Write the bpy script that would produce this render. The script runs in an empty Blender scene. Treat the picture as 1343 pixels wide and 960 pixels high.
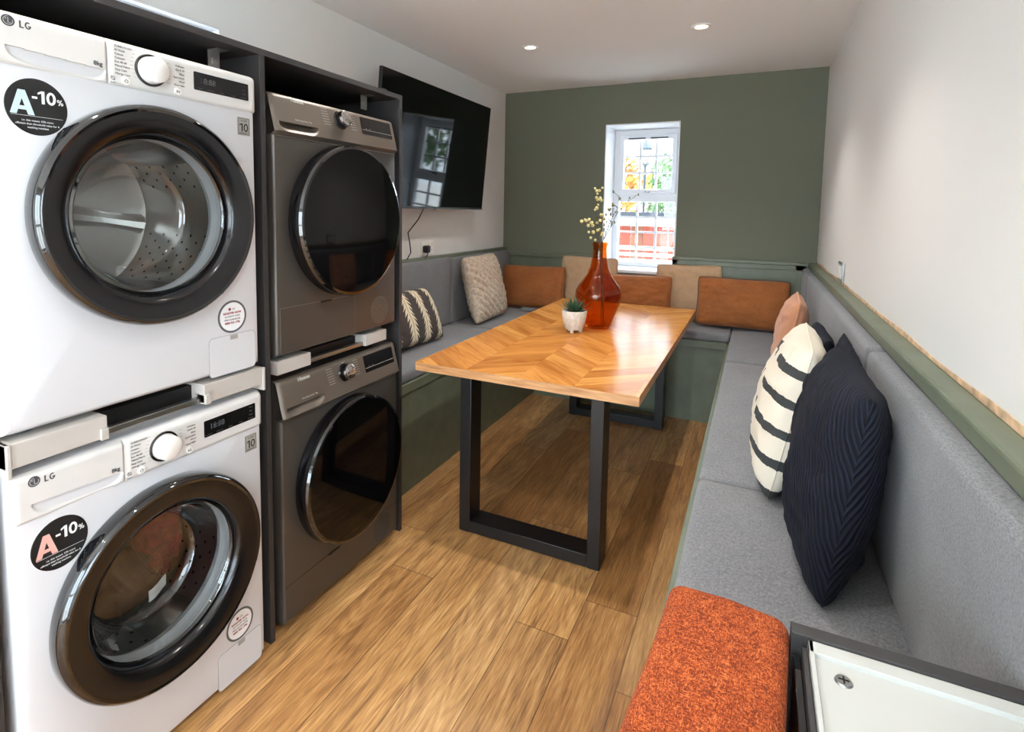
import bpy, bmesh, math, random
from mathutils import Vector, Matrix, noise
random.seed(7)
SC = bpy.context.scene
COL = SC.collection
PI = math.pi

# ------------------------------------------------------------------ camera
CAM_POS = Vector((1.30387, 0.07397, 1.36094))
YAW, PITCH, ROLL, FPX, PPX, PPY = 0.443492, 0.083547, 0.015974, 715.0945, -18.9, -144.396
fw = Vector((-math.sin(YAW)*math.cos(PITCH), math.cos(YAW)*math.cos(PITCH), -math.sin(PITCH)))
r0 = Vector((math.cos(YAW), math.sin(YAW), 0)); u0 = r0.cross(fw)
rt = r0*math.cos(ROLL)+u0*math.sin(ROLL); up = -r0*math.sin(ROLL)+u0*math.cos(ROLL)
cd = bpy.data.cameras.new('camera'); cam = bpy.data.objects.new('camera', cd); COL.objects.link(cam)
mw = Matrix((rt, up, -fw)).transposed().to_4x4(); mw.translation = CAM_POS
cam.matrix_world = mw
cd.sensor_width = 36; cd.sensor_fit = 'HORIZONTAL'; cd.lens = FPX/1343*36
cd.shift_x = -PPX/1343; cd.shift_y = PPY/1343
cd.clip_start = 0.02; cd.clip_end = 300
SC.camera = cam

# ------------------------------------------------------------------ world, lights, exposure
SC.view_settings.view_transform = 'Standard'; SC.view_settings.look = 'None'
SC.view_settings.gamma = 1; SC.view_settings.use_curve_mapping = False
SC.view_settings.exposure = 0.22
try:
    SC.cycles.use_denoising = True
    SC.cycles.max_bounces = 10; SC.cycles.diffuse_bounces = 5; SC.cycles.glossy_bounces = 4
    SC.cycles.transparent_max_bounces = 16; SC.cycles.sample_clamp_indirect = 6
except Exception: pass
W = bpy.data.worlds.new('sky'); SC.world = W; W.use_nodes = True
wn = W.node_tree; bg = wn.nodes['Background']
bg.inputs['Color'].default_value = (0.74, 0.88, 1.0, 1); bg.inputs['Strength'].default_value = 12.0
sd = bpy.data.lights.new('sun', 'SUN'); sd.energy = 10; sd.angle = math.radians(4); sd.color = (1, .97, .92)
so = bpy.data.objects.new('sun', sd); COL.objects.link(so); so.rotation_euler = (math.radians(-6), math.radians(-40), 0); so.location = (0, 0, 8)
LAMP_W, LAMP_W_FRONT = 15.5, 4.5      # the row over the table burns brighter than the dimmed one by the door
LAMP_COL = (1.0, 0.96, 0.91)

# ------------------------------------------------------------------ helpers
def lin(c):
    return tuple((v/255/12.92 if v/255 <= .04045 else ((v/255+.055)/1.055)**2.4) for v in c)
def rgba(c): return (*lin(c), 1)

class G:
    """small node builder on a Principled material"""
    def __init__(s, name, color=(128,128,128), rough=.5, metal=0, **kw):
        s.m = bpy.data.materials.new(name); s.m.use_nodes = True
        s.t = s.m.node_tree; s.b = s.t.nodes['Principled BSDF']
        s.set('Base Color', rgba(color)); s.set('Roughness', rough); s.set('Metallic', metal)
        for k, v in kw.items(): s.set(k.replace('_', ' '), v)
        s.m.diffuse_color = rgba(color)
    def set(s, k, v):
        i = s.b.inputs[k]
        if hasattr(v, 'is_linked') or isinstance(v, bpy.types.NodeSocket): s.t.links.new(v, i)
        else: i.default_value = v
    def lk(s, v, i):
        if isinstance(v, bpy.types.NodeSocket): s.t.links.new(v, i)
        elif v is not None: i.default_value = v
    def math(s, op, a, b=None, c=None):
        n = s.t.nodes.new('ShaderNodeMath'); n.operation = op
        for i, v in enumerate((a, b, c)):
            if v is not None: s.lk(v, n.inputs[i])
        return n.outputs[0]
    def coord(s, kind='Object'):
        return s.t.nodes.new('ShaderNodeTexCoord').outputs[kind]
    def sep(s, v):
        n = s.t.nodes.new('ShaderNodeSeparateXYZ'); s.lk(v, n.inputs[0]); return n.outputs
    def comb(s, x, y, z):
        n = s.t.nodes.new('ShaderNodeCombineXYZ')
        for i, v in enumerate((x, y, z)): s.lk(v, n.inputs[i])
        return n.outputs[0]
    def scale(s, v, sc, loc=(0,0,0), rot=(0,0,0)):
        n = s.t.nodes.new('ShaderNodeMapping'); s.lk(v, n.inputs[0]); n.inputs[1].default_value = loc
        n.inputs[2].default_value = rot; n.inputs[3].default_value = sc; return n.outputs[0]
    def noise(s, v, sc=5, det=2, rough=.5, dist=0, out=0):
        n = s.t.nodes.new('ShaderNodeTexNoise'); s.lk(v, n.inputs['Vector'])
        n.inputs['Scale'].default_value = sc; n.inputs['Detail'].default_value = det
        n.inputs['Roughness'].default_value = rough; n.inputs['Distortion'].default_value = dist
        return n.outputs[out]
    def white(s, v):
        n = s.t.nodes.new('ShaderNodeTexWhiteNoise'); n.noise_dimensions = '3D'; s.lk(v, n.inputs['Vector']); return n.outputs[0]
    def ramp(s, f, stops, interp='LINEAR'):
        n = s.t.nodes.new('ShaderNodeValToRGB'); s.lk(f, n.inputs[0]); cr = n.color_ramp; cr.interpolation = interp
        while len(cr.elements) < len(stops): cr.elements.new(.5)
        for e, (p, c) in zip(cr.elements, stops): e.position = p; e.color = rgba(c)
        return n.outputs[0]
    def mix(s, f, a, b, mode='MIX'):
        n = s.t.nodes.new('ShaderNodeMix'); n.data_type = 'RGBA'; n.blend_type = mode
        s.lk(f, n.inputs[0]); s.lk(rgba(a) if isinstance(a, tuple) else a, n.inputs[6]); s.lk(rgba(b) if isinstance(b, tuple) else b, n.inputs[7])
        return n.outputs[2]
    def bump(s, h, strength=.3, dist=.002):
        n = s.t.nodes.new('ShaderNodeBump'); n.inputs['Strength'].default_value = strength; n.inputs['Distance'].default_value = dist
        s.lk(h, n.inputs['Height']); s.set('Normal', n.outputs[0])

M = {}
def simple(name, color, rough=.5, metal=0, nz=0, sc=40, bump=0, **kw):
    g = G(name, color, rough, metal, **kw)
    if nz or bump:
        f = g.noise(g.coord(), sc, 3)
        if nz:
            lo = tuple(max(0, c*(1-nz)) for c in color); hi = tuple(min(255, c*(1+nz)) for c in color)
            g.set('Base Color', g.ramp(f, [(.3, lo), (.7, hi)]))
        if bump: g.bump(f, bump, .001)
    M[name] = g.m; return g.m

def fabric(name, c1, c2, sc=900, rough=.95, bump=.25, big=.12):
    g = G(name, c1, rough); co = g.coord()
    a = g.noise(g.scale(co, (1, 1, .25)), sc, 2); b = g.noise(g.scale(co, (.25, .25, 1)), sc, 2)
    f = g.math('ADD', g.math('MULTIPLY', a, .5), g.math('MULTIPLY', b, .5))
    d = g.noise(co, 9, 3)
    f2 = g.math('ADD', f, g.math('MULTIPLY', g.math('SUBTRACT', d, .5), big))
    g.set('Base Color', g.ramp(f2, [(.36, c1), (.64, c2)])); g.bump(f, bump, .002)
    g.set('Sheen Weight', .15); M[name] = g.m; return g

def thin_glass(name, tint=(1, 1, 1), gloss=.5, rough=0.0, fres=1.45):
    m = bpy.data.materials.new(name); m.use_nodes = True; t = m.node_tree
    for n in list(t.nodes):
        if n.type == 'BSDF_PRINCIPLED': t.nodes.remove(n)
    out = [n for n in t.nodes if n.type == 'OUTPUT_MATERIAL'][0]
    tr = t.nodes.new('ShaderNodeBsdfTransparent'); tr.inputs[0].default_value = (*tint, 1)
    gl = t.nodes.new('ShaderNodeBsdfGlossy'); gl.inputs['Roughness'].default_value = rough
    fr = t.nodes.new('ShaderNodeLayerWeight'); fr.inputs[0].default_value = .5
    pw = t.nodes.new('ShaderNodeMath'); pw.operation = 'POWER'; pw.inputs[1].default_value = 4.5; t.links.new(fr.outputs['Facing'], pw.inputs[0])
    mu = t.nodes.new('ShaderNodeMath'); mu.operation = 'MULTIPLY_ADD'; mu.inputs[1].default_value = .9*gloss; mu.inputs[2].default_value = .04*gloss; mu.use_clamp = True
    mx = t.nodes.new('ShaderNodeMixShader'); t.links.new(pw.outputs[0], mu.inputs[0]); t.links.new(mu.outputs[0], mx.inputs[0])
    t.links.new(tr.outputs[0], mx.inputs[1]); t.links.new(gl.outputs[0], mx.inputs[2]); t.links.new(mx.outputs[0], out.inputs[0])
    M[name] = m; return m

class MB:
    def __init__(s): s.v = []; s.f = []; s.mi = []; s.fl = {}
    def add(s, vs, fs, m=0):
        o = len(s.v); s.v += [tuple(v) for v in vs]; s.f += [tuple(i+o for i in f) for f in fs]; s.mi += [m]*len(fs); return s
    def frombm(s, bm, m=0, mat=None):
        bm.verts.index_update()
        vs = [(mat @ v.co if mat else v.co) for v in bm.verts]
        s.add(vs, [[v.index for v in f.verts] for f in bm.faces], m); bm.free(); return s
    def box(s, x0, x1, y0, y1, z0, z1, r=0, seg=2, m=0, mat=None):
        bm = bmesh.new(); bmesh.ops.create_cube(bm, size=1)
        for v in bm.verts: v.co = ((x0+x1)/2+v.co.x*(x1-x0), (y0+y1)/2+v.co.y*(y1-y0), (z0+z1)/2+v.co.z*(z1-z0))
        if r: bmesh.ops.bevel(bm, geom=list(bm.edges), offset=r, segments=seg, profile=.5, affect='EDGES')
        bm.normal_update(); k = len(s.f)
        for i, f in enumerate(bm.faces):
            if max(abs(q) for q in f.normal) > .9999: s.fl[k+i] = True      # the broad faces stay optically flat
        return s.frombm(bm, m, mat)
    def lathe(s, prof, o=(0,0,0), axis='z', n=48, m=0, closed=False):
        """prof: list of (radius, height along axis)"""
        A = {'z': (Vector((1,0,0)), Vector((0,1,0)), Vector((0,0,1))), 'x': (Vector((0,1,0)), Vector((0,0,1)), Vector((1,0,0))), 'y': (Vector((0,0,1)), Vector((1,0,0)), Vector((0,1,0)))}
        a, b, c = A[axis] if isinstance(axis, str) else axis
        o = Vector(o); vs = []; rows = []
        for r, h in prof:
            if r < 1e-6: rows.append([len(vs)]); vs.append(o+c*h)
            else:
                rows.append(list(range(len(vs), len(vs)+n)))
                for k in range(n):
                    t = 2*PI*k/n; vs.append(o+a*(r*math.cos(t))+b*(r*math.sin(t))+c*h)
        fs = []
        pairs = list(zip(rows[:-1], rows[1:]))
        if closed: pairs.append((rows[-1], rows[0]))
        for p, q in pairs:
            for k in range(n):
                k2 = (k+1) % n
                if len(p) == 1 and len(q) == 1: continue
                if len(p) == 1: fs.append((p[0], q[k2], q[k]))
                elif len(q) == 1: fs.append((p[k], p[k2], q[0]))
                else: fs.append((p[k], p[k2], q[k2], q[k]))
        return s.add(vs, fs, m)
    def tube(s, pts, r, n=8, m=0, closed=False):
        pts = [Vector(p) for p in pts]; rad = r if isinstance(r, (list, tuple)) else [r]*len(pts)
        vs = []; N = len(pts); ref = None
        for i, p in enumerate(pts):
            if closed: t = pts[(i+1) % N]-pts[i-1]
            else: t = pts[min(i+1, N-1)]-pts[max(i-1, 0)]
            t.normalize()
            if ref is None: ref = t.orthogonal().normalized()
            ref = (ref-t*ref.dot(t)).normalized(); b = t.cross(ref)
            for k in range(n):
                a = 2*PI*k/n; vs.append(p+(ref*math.cos(a)+b*math.sin(a))*rad[i])
        fs = []
        for i in range(N if closed else N-1):
            j = (i+1) % N
            for k in range(n): fs.append((i*n+k, i*n+(k+1) % n, j*n+(k+1) % n, j*n+k))
        if not closed: fs += [tuple(range(n))[::-1], tuple((N-1)*n+k for k in range(n))]
        return s.add(vs, fs, m)
    def grid(s, fn, nu, nv, m=0, wrap=False):
        vs = [fn(i/nu, j/nv) for j in range(nv+1) for i in range(nu+1)]
        fs = [(j*(nu+1)+i, j*(nu+1)+i+1, (j+1)*(nu+1)+i+1, (j+1)*(nu+1)+i) for j in range(nv) for i in range(nu)]
        return s.add(vs, fs, m)
    def prism(s, poly, a0, a1, axis='x', m=0):
        """poly in the plane of the two other axes (yz / xz / xy), extruded a0..a1"""
        def P(p, a): return {'x': (a, p[0], p[1]), 'y': (p[0], a, p[1]), 'z': (p[0], p[1], a)}[axis]
        n = len(poly); vs = [P(p, a0) for p in poly]+[P(p, a1) for p in poly]
        fs = [tuple(range(n))[::-1], tuple(range(n, 2*n))]+[(i, (i+1) % n, n+(i+1) % n, n+i) for i in range(n)]
        return s.add(vs, fs, m)
    def text(s, st, size, y, z, x, align='CENTER', bold=0, m=0, sq=1.0, frame=None):
        """lettering on a face that looks along +x (reads towards +y)"""
        cu = bpy.data.curves.new('lettering', 'FONT'); cu.body = st; cu.size = size; cu.align_x = align; cu.align_y = 'CENTER'
        cu.extrude = .0002; cu.offset = bold; cu.resolution_u = 3
        ob = bpy.data.objects.new('lettering', cu); me = bpy.data.meshes.new_from_object(ob)
        fr = frame or (Vector((0,1,0)), Vector((0,0,1)), Vector((1,0,0)))
        o = Vector((x, y, z))
        s.add([o+fr[0]*(v.co.x*sq)+fr[1]*v.co.y+fr[2]*v.co.z for v in me.vertices], [tuple(p.vertices) for p in me.polygons], m)
        bpy.data.objects.remove(ob); bpy.data.curves.remove(cu); bpy.data.meshes.remove(me)
        return s
    def glyphs(s, st, h, y, z, x, wt=.17, m=0, sp=.12, th=.0003, wid=None):
        """bold sans lettering from polygons, centred on (y, z); h = cap height"""
        W_ = {'A': .86, '-': .36, '1': .46, '0': .66, '%': .95, 'L': .52, 'G': .76}
        tot = sum(W_[c] for c in st)*h+sp*h*(len(st)-1); cx = y-tot/2; z0 = z-h/2; k = wt
        nn = [0]
        def P(pts):
            nn[0] += 1; s.prism([(cx+a*h, z0+b*h) for a, b in pts], x, x+th+.00004*nn[0], 'x', m)
        def ring(ca, cb, ra, rb, t_, a0=0, a1=2*PI, n=28):
            vs = []; 
            for i in range(n+1):
                a = a0+(a1-a0)*i/n
                for q in (1, 0): vs.append((x+th, cx+(ca+(ra-t_*(1-q))*math.cos(a))*h, z0+(cb+(rb-t_*(1-q))*math.sin(a))*h))
            s.add(vs, [(2*i, 2*i+2, 2*i+3, 2*i+1) for i in range(n)], m)
        for c in st:
            w = W_[c]
            if c == 'A':
                k1 = k*1.15; tp = k*.62; sl = 1/(w/2-tp); yi = (w/2-k1)*sl
                ix = lambda q: k1+q/sl
                P([(0,0), (k1,0), (w/2,yi), (w/2,1), (w/2-tp,1)]); P([(w,0), (w/2+tp,1), (w/2,1), (w/2,yi), (w-k1,0)])
                P([(ix(.19),.19), (w-ix(.19),.19), (w-ix(.19+k*.8),.19+k*.8), (ix(.19+k*.8),.19+k*.8)])
            elif c == '-': P([(0,.36), (w,.36), (w,.36+k*.85), (0,.36+k*.85)])
            elif c == '1': P([(w-k*1.1,0), (w,0), (w,1), (w-k*1.1,1), (0,.84), (0,.84-k*.8), (w-k*1.1,1-k*.95)])
            elif c == '0': ring(w/2, .5, w/2, .51, k)
            elif c == 'L': P([(0,0), (w,0), (w,k*.9), (k,k*.9), (k,1), (0,1)])
            elif c == 'G': ring(w/2, .5, w/2, .51, k, .9, 2*PI-.15); P([(w/2,.33), (w,.33), (w,.33+k*.85), (w/2,.33+k*.85)])
            elif c == '%':
                ring(.2, .74, .2, .26, k*.7); ring(w-.2, .26, .2, .26, k*.7); P([(.2,0), (.2+k*.8,0), (w-.2,1), (w-.2-k*.8,1)])
            cx += (w+sp)*h
        return s
    def build(s, name, mats, parent=None, smooth=True, loc=None, angle=35, fixn=True):
        me = bpy.data.meshes.new(name); me.from_pydata(s.v, [], s.f)
        for mm in (mats if isinstance(mats, (list, tuple)) else [mats]): me.materials.append(M[mm] if isinstance(mm, str) else mm)
        for p, i in zip(me.polygons, s.mi): p.material_index = i
        if fixn:
            bm = bmesh.new(); bm.from_mesh(me); bmesh.ops.recalc_face_normals(bm, faces=bm.faces); bm.to_mesh(me); bm.free()
        if smooth:
            for p in me.polygons: p.use_smooth = p.index not in s.fl
            me.set_sharp_from_angle(angle=math.radians(angle))
            for i in s.fl: me.polygons[i].use_smooth = False
        o = bpy.data.objects.new(name, me); COL.objects.link(o)
        if parent: o.parent = parent
        if loc: o.location = loc
        return o

def tag(o, label, cat, group=None, kind=None):
    o['label'] = label; o['category'] = cat
    if group: o['group'] = group
    if kind: o['kind'] = kind
    return o
def thing(name, label, cat, loc=(0,0,0), rot=None, group=None):
    o = bpy.data.objects.new(name, None); COL.objects.link(o); o.location = loc; o.empty_display_size = .05
    if rot: o.rotation_euler = rot
    return tag(o, label, cat, group)
def struct(o): o['kind'] = 'structure'; return o
def dup(o, loc, label, parent=None):
    c = o.copy(); COL.objects.link(c)
    if parent: c.parent = parent
    else: c.location = loc; c['label'] = label
    for ch in o.children: dup(ch, None, None, c)
    return c

# ------------------------------------------------------------------ materials
simple('wall_white', (226,225,222), .9, bump=.05, sc=300)
simple('ceiling_white', (240,240,239), .95)
simple('green_paint', (106,110,93), .75, bump=.04, sc=200)
simple('green_wood', (104,111,92), .42, nz=.05, sc=12)
simple('white_upvc', (235,238,242), .35)
simple('plain_black', (10,10,11), .5)
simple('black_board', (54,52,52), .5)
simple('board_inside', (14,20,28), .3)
simple('black_metal', (17,17,19), .38)
simple('gloss_black', (6,6,8), .06, Coat_Weight=1.0, Coat_Roughness=.02)
simple('door_black', (14,14,17), .16)
simple('black_glass', (5,5,7), .05, Specular_IOR_Level=.32)
simple('chrome', (205,205,205), .15, 1)
simple('steel', (170,172,172), .3, 1)
simple('drum_steel', (212,211,208), .28, 1)
simple('white_enamel', (214,215,218), .28, Coat_Weight=.3)
simple('white_plastic', (216,214,211), .38)
simple('knob_white', (240,238,234), .35)
simple('grey_plate', (190,184,177), .45)
simple('ink_grey', (70,70,72), .6)
simple('ink_black', (20,19,20), .55)
simple('ink_red', (150,42,45), .6)
simple('ink_white', (240,242,243), .6)
simple('letter_silver', (200,225,228), .4)
simple('letter_pink', (225,175,165), .4)
simple('seam_grey', (165,165,167), .6)
simple('button_grey', (205,203,200), .5)
simple('badge_grey', (160,156,150), .5)
simple('rubber', (95,95,97), .6)
simple('gasket_grey', (140,141,143), .5)
simple('graphite', (92,86,80), .4, .55)
simple('graphite_panel', (112,102,92), .42, .5)
simple('graphite_edge', (150,145,138), .3, .8)
simple('display_black', (18,18,20), .12)
simple('led_dim', (75,78,82), .5)
simple('silver_print', (190,188,180), .5)
simple('screen', (2,4,6), .04, Specular_IOR_Level=.24)
simple('dark_plastic', (16,16,18), .4)
simple('socket_white', (236,235,230), .4)
simple('cable_black', (18,18,18), .5)
simple('ceramic', (214,206,192), .6, nz=.06, sc=60)
simple('soil', (60,45,35), .9, nz=.3, sc=200)
simple('leaf', (45,78,52), .5, nz=.25, sc=40)
simple('twig', (84,72,50), .8)
simple('berry', (216,204,142), .6, nz=.12, sc=90)
simple('bud', (130,128,96), .7)
simple('white_laminate', (196,197,192), .45)
simple('slate_lamp', (34,46,56), .5)
simple('red_cloth', (96,28,30), .85, nz=.25, sc=30)
simple('dark_cloth', (26,24,30), .9, nz=.3, sc=30)
simple('tag_white', (222,220,214), .7)
simple('caulk', (206,172,138), .8, nz=.15, sc=30)
thin_glass('pane', (1,1,1), .9)
thin_glass('door_glass', (.93,.955,.95), 2.6, .0)
thin_glass('amber_glass', (.89,.56,.22), .9)
thin_glass('lamp_glass', (.95,1,1), .8)

# seat fabric
fabric('grey_fabric', (96,97,102), (140,139,141), 800)
fabric('orange_velvet', (136,76,28), (164,94,38), 400, .8, .08, .5)
fabric('beige_linen', (170,136,102), (196,162,128), 900)
fabric('peach_linen', (186,126,92), (208,148,112), 900)
g = G('orange_tweed', (200,96,44), .95); co = g.coord()
a = g.noise(g.scale(co, (1, .3, .6)), 820, 2, .5); b = g.noise(g.scale(co, (.3, 1, .6)), 820, 2, .5)
f = g.math('ADD', g.math('MULTIPLY', g.math('MAXIMUM', a, b), .85), g.math('MULTIPLY', g.math('SUBTRACT', g.noise(co, 70, 3), .5), .14))
g.set('Base Color', g.ramp(f, [(.40, (116,42,6)), (.49, (172,72,20)), (.60, (216,120,60))])); g.bump(f, .8, .003); M['orange_tweed'] = g.m
fabric('brown_trim', (70,44,26), (100,64,40), 900)

# charcoal lumbar with cream fern fronds
g = G('fern_fabric', (62,56,55), .95); co = g.coord(); x, y, z = g.sep(co)
xs = g.math('MULTIPLY', g.math('ADD', x, .03), 1/.128)
d = g.math('MULTIPLY', g.math('ABSOLUTE', g.math('SUBTRACT', g.math('FRACT', xs), .5)), .128)
w = g.math('FRACT', g.math('MULTIPLY', g.math('ADD', z, g.math('MULTIPLY', d, .9)), 1/.03))
lim = g.math('ADD', .012, g.math('MULTIPLY', g.math('SUBTRACT', 1.0, w), .026))
inside = g.math('MULTIPLY', g.math('LESS_THAN', d, lim), g.math('GREATER_THAN', d, .0016))
g.set('Base Color', g.mix(inside, (72,64,62), (222,208,180)))
g.bump(g.noise(co, 900, 2), .3, .002); M['fern_fabric'] = g.m

# chunky knit (height is in the mesh, colour in the dips)
g = G('knit_fabric', (196,176,154), .95); co = g.coord()
f = g.noise(co, 60, 3); g.set('Base Color', g.ramp(f, [(.3, (178,156,134)), (.7, (216,200,180))]))
g.bump(g.noise(co, 700, 2), .4, .002); M['knit_fabric'] = g.m

# cream canvas with dark brush strokes
g = G('stroke_fabric', (226,216,198), .92); co = g.coord(); x, y, z = g.sep(co)
wob = g.math('MULTIPLY', g.math('SUBTRACT', g.noise(co, 28, 4, .7), .5), .014)
zz = g.math('ADD', z, wob)
st = g.math('MULTIPLY', g.math('ADD', zz, .232), 1/.083)
band = g.math('LESS_THAN', g.math('ABSOLUTE', g.math('SUBTRACT', g.math('FRACT', st), .5)), .15)
row = g.math('FLOOR', st)
xo = g.math('ADD', x, g.math('MULTIPLY', g.math('SUBTRACT', g.white(g.comb(row, 3.3, 1.0)), .5), .05))
xo = g.math('ADD', xo, wob)
dash = g.math('MAXIMUM', g.math('LESS_THAN', xo, -.055), g.math('MULTIPLY', g.math('GREATER_THAN', xo, -.02), g.math('LESS_THAN', xo, .035)))
dash = g.math('MAXIMUM', dash, g.math('MULTIPLY', g.math('GREATER_THAN', xo, .075), g.math('LESS_THAN', xo, .14)))
ink = g.math('MULTIPLY', g.math('MULTIPLY', band, dash), g.math('LESS_THAN', z, .165))
g.set('Base Color', g.mix(ink, (226,216,198), (58,60,60)))
g.bump(g.noise(co, 800, 2), .25, .002); M['stroke_fabric'] = g.m

# navy corduroy with wavering ribs
g = G('navy_rib', (20,25,40), .8); co = g.coord(); x, y, z = g.sep(co)
dg = g.math('SUBTRACT', g.math('MULTIPLY', g.math('ADD', x, g.math('ABSOLUTE', y)), .8), g.math('MULTIPLY', z, .45))
h = g.math('SINE', g.math('MULTIPLY', g.math('ADD', dg, g.math('MULTIPLY', g.noise(g.scale(co, (1, .3, 1)), 9, 2), .03)), 2*PI/.0115))
g.set('Base Color', g.ramp(h, [(.0, (11,14,23)), (1.0, (28,34,52))])); g.bump(h, .45, .003)
g.set('Specular IOR Level', .25); M['navy_rib'] = g.m

def oak(name, planks):
    """planks: 'floor' or 'chevron'"""
    g = G(name, (170,120,70), .5); co = g.coord(); x, y, z = g.sep(co)
    if planks == 'floor':
        rw = g.math('DIVIDE', g.math('SUBTRACT', x, .465), .18); row = g.math('FLOOR', rw)
        rr = g.white(g.comb(row, 1.7, .3)); yy = g.math('ADD', g.math('DIVIDE', y, 1.22), g.math('MULTIPLY', rr, 7.0)); colm = g.math('FLOOR', yy)
        idv = g.comb(row, colm, .5); a = g.math('MULTIPLY', y, 1.0); c = x
        ex = g.math('MULTIPLY', g.math('SUBTRACT', .5, g.math('ABSOLUTE', g.math('SUBTRACT', g.math('FRACT', rw), .5))), .18)
        ey = g.math('MULTIPLY', g.math('SUBTRACT', .5, g.math('ABSOLUTE', g.math('SUBTRACT', g.math('FRACT', yy), .5))), 1.22)
    else:
        cw = g.math('DIVIDE', g.math('SUBTRACT', x, .0), .215); row = g.math('FLOOR', cw)
        tri = g.math('PINGPONG', x, .215)
        v = g.math('ADD', y, g.math('MULTIPLY', tri, .85)); pv = g.math('DIVIDE', v, .105); colm = g.math('FLOOR', pv)
        idv = g.comb(row, colm, 2.5); c = v; a = x
        ex = g.math('MULTIPLY', g.math('SUBTRACT', .5, g.math('ABSOLUTE', g.math('SUBTRACT', g.math('FRACT', cw), .5))), .215)
        ey = g.math('MULTIPLY', g.math('SUBTRACT', .5, g.math('ABSOLUTE', g.math('SUBTRACT', g.math('FRACT', pv), .5))), .105)
    rnd = g.white(idv)
    vec = g.comb(g.math('ADD', g.math('MULTIPLY', c, 1.0), g.math('MULTIPLY', rnd, 13)), g.math('MULTIPLY', a, .045 if planks == 'floor' else .07), g.math('MULTIPLY', rnd, 31))
    fine = g.noise(vec, 165 if planks == 'floor' else 120, 4, .65)
    vec2 = g.comb(g.math('ADD', c, g.math('MULTIPLY', rnd, 9)), g.math('MULTIPLY', a, .13 if planks == 'floor' else .2), g.math('MULTIPLY', rnd, 17))
    big = g.noise(vec2, 13, 3, .6, 1.2)
    rings = g.math('SINE', g.math('MULTIPLY', g.noise(vec2, 5.5, 2, .5, .8), 95))
    if planks == 'floor':
        cath = g.math('MULTIPLY', rings, g.math('MULTIPLY', g.math('GREATER_THAN', rnd, .55), .022))
        pores = g.noise(vec, 420, 2, .5)
        f = g.math('ADD', g.math('MULTIPLY', fine, .34), g.math('ADD', g.math('MULTIPLY', big, .30), cath)); f = g.math('ADD', f, g.math('MULTIPLY', pores, .20))
        base = g.ramp(f, [(.28, (112,84,58)), (.385, (170,130,88)), (.46, (200,158,108)), (.58, (230,198,152))])
        tone = g.ramp(rnd, [(0, (166,156,146)), (.25, (252,242,226)), (.5, (212,190,162)), (.75, (250,238,216)), (1, (255,252,246))])
        col = g.mix(1.0, base, tone, 'MULTIPLY')
        seam = g.math('MAXIMUM', g.math('LESS_THAN', ex, .0014), g.math('LESS_THAN', ey, .0014))
        col = g.mix(g.math('MULTIPLY', seam, .7), col, (70,48,30)); g.set('Roughness', .42)
        g.bump(fine, .08, .002)
    else:
        f = g.math('ADD', g.math('MULTIPLY', fine, .35), g.math('ADD', g.math('MULTIPLY', big, .5), g.math('MULTIPLY', rings, .03)))
        base = g.ramp(f, [(.28, (172,112,54)), (.45, (206,146,80)), (.6, (222,164,96)), (.75, (234,184,120))])
        tone = g.ramp(rnd, [(0, (218,200,182)), (.5, (245,232,215)), (1, (255,255,250))])
        col = g.mix(1.0, base, tone, 'MULTIPLY')
        seam = g.math('MAXIMUM', g.math('LESS_THAN', ex, .0006), g.math('LESS_THAN', ey, .0006))
        col = g.mix(g.math('MULTIPLY', seam, .35), col, (120,72,36)); g.set('Roughness', .20)
        g.set('IOR', 1.10)
    g.set('Base Color', col); M[name] = g.m
oak('oak_floor', 'floor'); oak('oak_top', 'chevron')
g = G('oak_edge', (198,146,96), .45); co = g.coord()
g.set('Base Color', g.ramp(g.noise(g.scale(co, (.08, 1, 1)), 90, 4, .6), [(.3, (168,112,66)), (.7, (216,166,114))])); M['oak_edge'] = g.m

# outdoors
simple('paving', (222,220,215), .9, nz=.1, sc=4)
simple('terracotta', (112,50,36), .9, nz=.12, sc=5)
simple('pale_timber', (158,118,56), .8, nz=.1, sc=8)
simple('brown_timber', (96,56,36), .8, nz=.15, sc=8)
simple('white_rail', (228,232,238), .5)
simple('roof_dark', (30,34,42), .7)
simple('fascia', (190,184,174), .6)
simple('bark', (84,70,58), .9, nz=.2, sc=20)
simple('foliage_green', (58,86,44), .7, nz=.3, sc=3)
simple('foliage_gold', (150,104,42), .7, nz=.25, sc=3)
simple('lawn', (112,134,82), .95, nz=.2, sc=2)
g = G('brick', (150,88,66), .85); n = g.t.nodes.new('ShaderNodeTexBrick'); g.lk(g.scale(g.coord(), (1,1,1), (0,0,0), (PI/2,0,0)), n.inputs[0])
n.inputs['Color1'].default_value = rgba((164,94,68)); n.inputs['Color2'].default_value = rgba((136,76,58)); n.inputs['Mortar'].default_value = rgba((190,180,168))
n.inputs['Scale'].default_value = 4.5; g.set('Base Color', n.outputs[0]); M['brick'] = g.m

# ------------------------------------------------------------------ room shell
XL, XR, YB, YF, ZC = -.585, 1.664, 4.155, -1.9, 2.299
WT = .30
def slab(name, x0, x1, y0, y1, z0, z1, m): return struct(MB().box(x0, x1, y0, y1, z0, z1).build(name, m, smooth=False))
slab('floor', XL, XR, YF, YB, -.08, 0, 'oak_floor')
slab('ceiling', XL-WT, XR+WT, YF-WT, YB+WT, ZC, ZC+.1, 'ceiling_white')
# back wall with the window opening
WX0, WX1, WZ0, WZ1 = .243, .778, .915, 2.010
mb = MB()
mb.box(XL-WT, WX0, YB, YB+WT+.1, 0, ZC); mb.box(WX1, XR+WT, YB, YB+WT+.1, 0, ZC)
mb.box(WX0, WX1, YB, YB+WT+.1, 0, WZ0); mb.box(WX0, WX1, YB, YB+WT+.1, WZ1, ZC)
struct(mb.build('wall_back', 'green_paint', smooth=False))
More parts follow.
